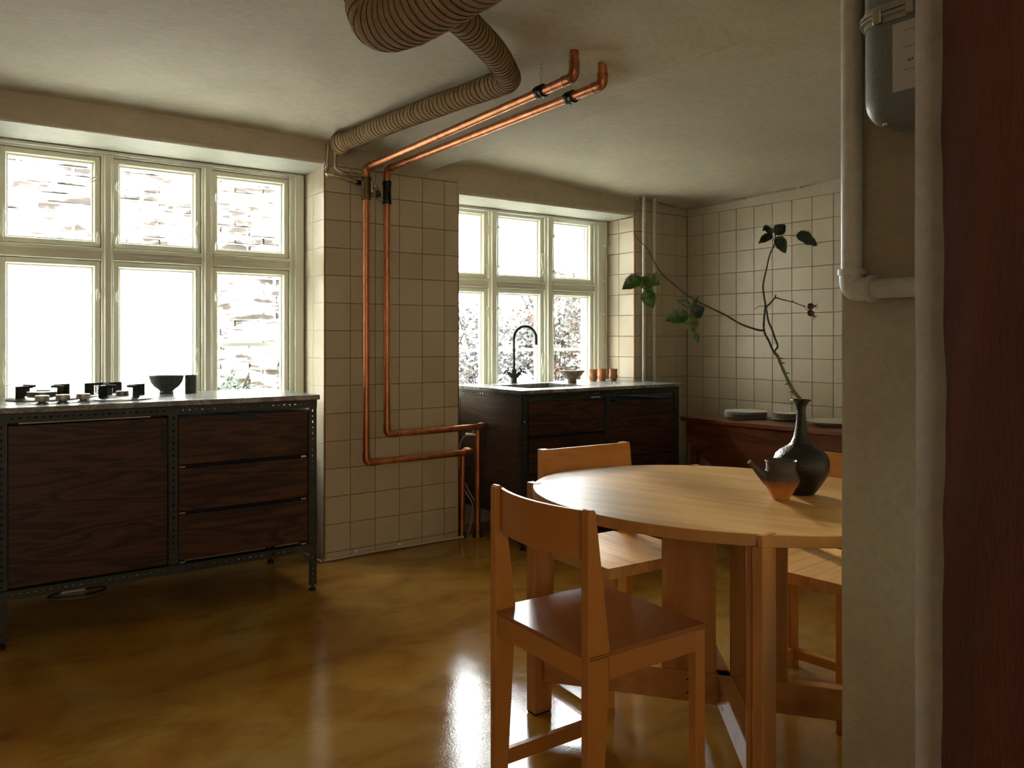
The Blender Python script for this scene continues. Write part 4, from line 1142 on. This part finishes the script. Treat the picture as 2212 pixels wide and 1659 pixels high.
def branch():
    base = Vector((2.104, 1.440, TZ+.16))
    root = empty('rose_branch', base, label='tall leafy rose branch with hips standing in the black vase', cat='branch')
    M_st = speck('rose_stem', (.030,.032,.016), (.055,.060,.025), .6, .2, 30); M_st2 = speck('rose_stem_base', (.07,.10,.03), (.10,.14,.05), .55, .2, 30)
    main = [(2.1035,1.4400,.975),(2.099,1.4390,.997),(2.087,1.4315,1.020),(2.069,1.441,1.045),(2.056,1.45,1.074),(2.042,1.461,1.114),(2.031,1.469,1.148),(2.021,1.476,1.162),(2.009,1.485,1.196),(2.0,1.491,1.216),(1.997,1.493,1.237),(1.999,1.492,1.271),(2.001,1.49,1.298),(1.999,1.492,1.319),(1.995,1.494,1.353),(1.999,1.492,1.381),(2.004,1.488,1.408),(2.009,1.485,1.435),(2.014,1.481,1.456),(2.022,1.475,1.476),(2.025,1.473,1.493),(2.024,1.474,1.517),(2.023,1.474,1.534)]
    loop = [(2.021,1.476,1.162),(2.029,1.468,1.178),(2.024,1.474,1.203),(2.016,1.479,1.23),(2.008,1.485,1.253),(2.004,1.488,1.282),(2.001,1.49,1.296)]
    left = [(1.996,1.494,1.225),(1.981,1.505,1.227),(1.942,1.533,1.244),(1.909,1.557,1.268),(1.876,1.581,1.288),(1.842,1.605,1.308),(1.809,1.629,1.333),(1.776,1.653,1.367),(1.756,1.667,1.389),(1.74,1.679,1.417),(1.726,1.689,1.449),(1.718,1.695,1.467),(1.706,1.704,1.483),(1.693,1.713,1.5),(1.685,1.719,1.517)]
    hip = [(2.002,1.49,1.292),(2.011,1.483,1.303),(2.024,1.474,1.32),(2.030,1.470,1.3205),(2.042,1.461,1.316),(2.066,1.443,1.309),(2.077,1.435,1.304),(2.089,1.426,1.298),(2.099,1.419,1.297)]
    hip2 = [(2.077,1.435,1.304),(2.089,1.426,1.298),(2.099,1.419,1.288),(2.104,1.416,1.281)]
    m = MB()
    def T(pts, r0, r1, k=5, n=8):
        P = [Vector(p)-base for p in smoothpath(pts, k)]; N = len(P)-1
        rr = [(r0+(r1-r0)*i/N)*(1+.10*math.sin(i*1.9)) for i in range(N+1)]
        m.tube(P, rr, n)
    T(main[6:], .0036, .0016); T(loop, .0032, .0026); T(left, .0032, .0006, 4); T(hip, .0026, .0010); T(hip2, .0011, .0009)
    T([(1.999,1.491,1.297),(1.985,1.50,1.296),(1.972,1.51,1.286)], .0011, .0004)
    T([(2.024,1.474,1.32),(2.026,1.472,1.330)], .0026, .0016)
    T([(2.066,1.443,1.309),(2.068,1.441,1.315)], .0012, .0008)
    T([(2.025,1.473,1.495),(2.05,1.455,1.506),(2.075,1.437,1.504)], .0011, .0008)
    T([(2.022,1.475,1.49),(2.016,1.478,1.508),(2.010,1.483,1.528)], .0010, .0006)
    for pts in ([(1.742,1.678,1.395),(1.715,1.697,1.386),(1.700,1.708,1.380)], [(1.845,1.603,1.305),(1.832,1.611,1.290),(1.818,1.622,1.272)], [(1.826,1.617,1.282),(1.832,1.612,1.25),(1.833,1.611,1.22)], [(1.715,1.697,1.386),(1.715,1.697,1.346)]):
        T(pts, .0010, .0008)
    m.build('stem', M_st, root, smooth=True)
    m = MB(); T(main[:8], .0056, .0040)
    m.build('stem', M_st2, root, smooth=True, label='thicker green lower stem')
    for p, s_ in (((2.038,1.464,1.128),1),((2.048,1.456,1.098),1),((2.060,1.448,1.066),-1),((2.070,1.441,1.043),-1),((2.033,1.467,1.142),1)):
        p = Vector(p)-base; d = Vector((.81*s_,-.586*s_,.1))
        MB().tube([p, p+d*.010, p+d*.016+Vector((0,0,-.003))], [.0026,.0014,.0002], 6).build('thorn', M_st, root, smooth=True)
    def leafmat(n, a, b_):
        mm, t, b = newmat(n); v = coords(t)
        t.links.new(ramp(t, noi(t, v, 45, 4, .6), [(.38, a), (.66, b_)]), b.inputs['Base Color']); b.inputs['Roughness'].default_value = .42
        b.inputs['Transmission Weight'].default_value = 0
        bump(t, b, noi(t, v, 160, 3), .3, .001); return mm
    ML = [leafmat('leaf_dark', (.006,.020,.006), (.014,.036,.010)), leafmat('leaf_mid', (.018,.070,.006), (.050,.13,.014)), leafmat('leaf_pale', (.022,.065,.010), (.12,.15,.035))]
    L = [((1.703,1.706,1.382),(1.658,1.738,1.349),.041,1),((1.703,1.706,1.381),(1.727,1.688,1.344),.0356,1),((1.709,1.701,1.381),(1.751,1.671,1.363),.0383,2),((1.715,1.697,1.346),(1.731,1.685,1.289),.041,1),
         ((1.817,1.623,1.272),(1.762,1.663,1.257),.0438,1),((1.82,1.621,1.266),(1.828,1.615,1.218),.041,2),((1.822,1.619,1.274),(1.856,1.595,1.293),.041,0),((1.826,1.617,1.288),(1.839,1.607,1.326),.0137,1),((1.822,1.619,1.296),(1.791,1.642,1.315),.0191,1),((1.833,1.611,1.219),(1.839,1.607,1.186),.0164,1),
         ((2.024,1.474,1.509),(2.05,1.455,1.539),.0328,0),((2.026,1.472,1.501),(2.052,1.453,1.454),.0356,0),((2.075,1.437,1.506),(2.129,1.397,1.48),.0465,0),((2.017,1.478,1.506),(1.984,1.502,1.485),.0274,0),((2.02,1.477,1.512),(1.997,1.493,1.531),.0191,0),((2.011,1.483,1.531),(1.994,1.495,1.521),.0191,0)]
    rn = random.Random(2)
    fwd = Vector((.79,.61,0))
    for a, b, w, ci in L:
        a, b = Vector(a)-base, Vector(b)-base; d = b-a; l = d.length; d.normalize()
        nrm = (-fwd+Vector((rn.uniform(-.5,.5), rn.uniform(-.5,.5), rn.uniform(.0,.5)))).normalized()
        e = d.cross(nrm).normalized(); nrm = e.cross(d).normalized()
        lm = MB(); N = 26; w *= 1.08
        mid = []; lo = []; hi = []
        for i in range(N+1):
            t = i/N; ww = w/2*(math.sin(PI*min(1, t**.72))**.85)*(1 if t < .98 else .2)
            if 0 < i < N: ww *= 1+(.13 if i % 2 else -.12)
            bend = .12*l*t*t
            c = a+d*l*t-nrm*bend; z = Vector((0,0,-1))*.04*l*t
            wav = .03*w*math.sin(t*17)
            mid.append(c); lo.append(c-e*ww+nrm*(ww*.32+wav)); hi.append(c+e*ww+nrm*(ww*.32-wav))
        n0 = N+1
        th_ = nrm*.0004
        for o_ in (th_*0, -th_):
            lm.v += [tuple(v+o_) for v in mid+lo+hi]
        for i in range(N):
            lm.f += [(i,i+1,n0+i+1,n0+i),(i,2*n0+i,2*n0+i+1,i+1)]
            q = 3*n0; lm.f += [(q+i,q+n0+i,q+n0+i+1,q+i+1),(q+i,q+i+1,q+2*n0+i+1,q+2*n0+i),
                               (n0+i,n0+i+1,q+n0+i+1,q+n0+i),(2*n0+i,q+2*n0+i,q+2*n0+i+1,2*n0+i+1)]
        lm.build('leaf', ML[ci], root, smooth=True)
    M_hip = speck('rose_hip', (.06,.012,.008), (.13,.03,.018), .35, .2, 40)
    for c, ax in (((2.109,1.412,1.296),(1,-.7,.05)),((2.110,1.412,1.276),(.7,-.5,-.8))):
        c = Vector(c)-base; ax = Vector(ax).normalized()
        h = MB(); h.tube([c-ax*.011, c-ax*.009, c-ax*.003, c+ax*.004, c+ax*.009, c+ax*.011], [.001,.0062,.0095,.0092,.0050,.003], 14)
        for k in range(5):
            o1 = ax.orthogonal().normalized(); o2 = ax.cross(o1); q = o1*math.cos(k*1.26)+o2*math.sin(k*1.26)
            h.tube([c+ax*.010, c+ax*.017+q*.004, c+ax*.022+q*.009], [.0014,.0010,.0003], 5)
        h.build('rose_hip', M_hip, root, smooth=True)
branch()

# ------------------------------------------------------------------ gas meter and painted pipe on the partition end
def meter():
    root = empty('gas_meter', (1.46, .755, 1.594), label='grey metal gas meter with white label, mounted high on the right wall', cat='meter')
    M_m = speck('meter_grey', (.16,.165,.145), (.22,.225,.20), .42, .25, 160)
    def rbox(mb, x0, x1, y0, y1, z0, z1, r, k=6, rz=None):
        # rounded in plan, and rounded at the bottom
        def outline(ins):
            o = []
            rr = max(.002, r-ins*.3)
            for cx, cy, a0 in ((x1-r,y1-r,0),(x0+r,y1-r,PI/2),(x0+r,y0+r,PI),(x1-r,y0+r,1.5*PI)):
                for i in range(k+1):
                    a = a0+PI/2*i/k; o.append((cx+(r-ins)*math.cos(a), cy+(r-ins)*math.sin(a)))
            return o
        levels = []
        R = rz or .05
        for i in range(8):
            a = PI/2*i/7; levels.append((min(r-.003, R*(1-math.sin(a))*.9), z0+R*(1-math.cos(a))))
        levels += [(0, z1)]
        n = 4*(k+1); vs = []; fs = []
        for ins, z in levels: vs += [(a, b, z) for a, b in outline(ins)]
        for j in range(len(levels)-1):
            for i in range(n): fs.append((j*n+i, j*n+(i+1)%n, (j+1)*n+(i+1)%n, (j+1)*n+i))
        fs += [tuple(range(n))[::-1], tuple((len(levels)-1)*n+i for i in range(n))]
        mb.add(vs, fs)
    m = MB(); rbox(m, -.050, .085, -.10, .094, 0, .20, .048); m.build('meter_body', M_m, root, smooth=True)
    m = MB(); rbox(m, -.050, .085, -.10, .094, .20, .52, .046, rz=.004); m.build('meter_cover', M_m, root, smooth=True)
    f = MB()
    def band(z0, z1, g_):
        o = []
        r = .048+g_
        for cx, cy, a0 in ((.085-.048,.094-.048,0),(-.050+.048,.094-.048,PI/2),(-.050+.048,-.10+.048,PI),(.085-.048,-.10+.048,1.5*PI)):
            for i in range(7): a = a0+PI/2*i/6; o.append((cx+r*math.cos(a), cy+r*math.sin(a)))
        f.prism(o, 'z', z0, z1)
    band(.192, .197, .010); band(.200, .205, .010); band(.182, .215, .003)
    f.build('seam_flange', M_pipewhite_g, root, smooth=True)
    c = MB()
    for y in (.045, -.015, -.07): c.box(-.064, -.050, y-.008, y+.008, .180, .206)
    c.build('flange_clip', M_chrome, root, bevel=.002)
    l = MB(); l.box(-.0535, -.0502, -.085, .020, .050, .172); lb = l.build('label_plate', M_white_l, root)
    w = MB()
    for k, z in enumerate((.155, .125, .085)): w.box(-.0539, -.0535, -.06, .0, z, z+.0006)
    for k in range(3): w.box(-.0539, -.0535, -.010-k*.004, -.0085-k*.004, .099, .103)
    w.build('print', M_black, lb)
    b = MB(); b.lathe([(.006,0),(.006,.004),(.003,.005)], 10, (-.03,.045,-.001)); b.build('screw', M_chrome, root, smooth=True)
    tb = MB(); tb.tube([(.02,-.05,.51),(.02,-.05,.74)], .018, 14); tb.tube([(.02,.045,.51),(.02,.045,.74)], .018, 14)
    tb.build('inlet', M_pipewhite, root, smooth=True)
M_pipewhite_g = simple('flange_paint', (.38,.37,.30), .35)
M_white_l = simple('label_white', (.52,.50,.43), .6)
meter()
pr = empty('painted_pipe', (1.5285, .928, 1.30), label='thick cream painted pipe running down the right wall and turning at an elbow', cat='pipe')
MB().tube([(0,0,1.0),(0,0,.04)], .0205, 24).build('pipe_run', M_pipewhite, pr, smooth=True)
MB().tube([(0,-.035,0),(0,-.30,.0)], .0195, 24).build('pipe_run', M_pipewhite, pr, smooth=True)
e = MB(); e.tube(fillet([(0,0,.04),(0,0,0),(0,-.045,0)], .04, 8), .0240, 24); e.tube([(0,0,.030),(0,0,.042)], .0272, 24); e.tube([(0,-.038,0),(0,-.05,0)], .0272, 24)
e.build('elbow', M_pipewhite, pr, smooth=True)
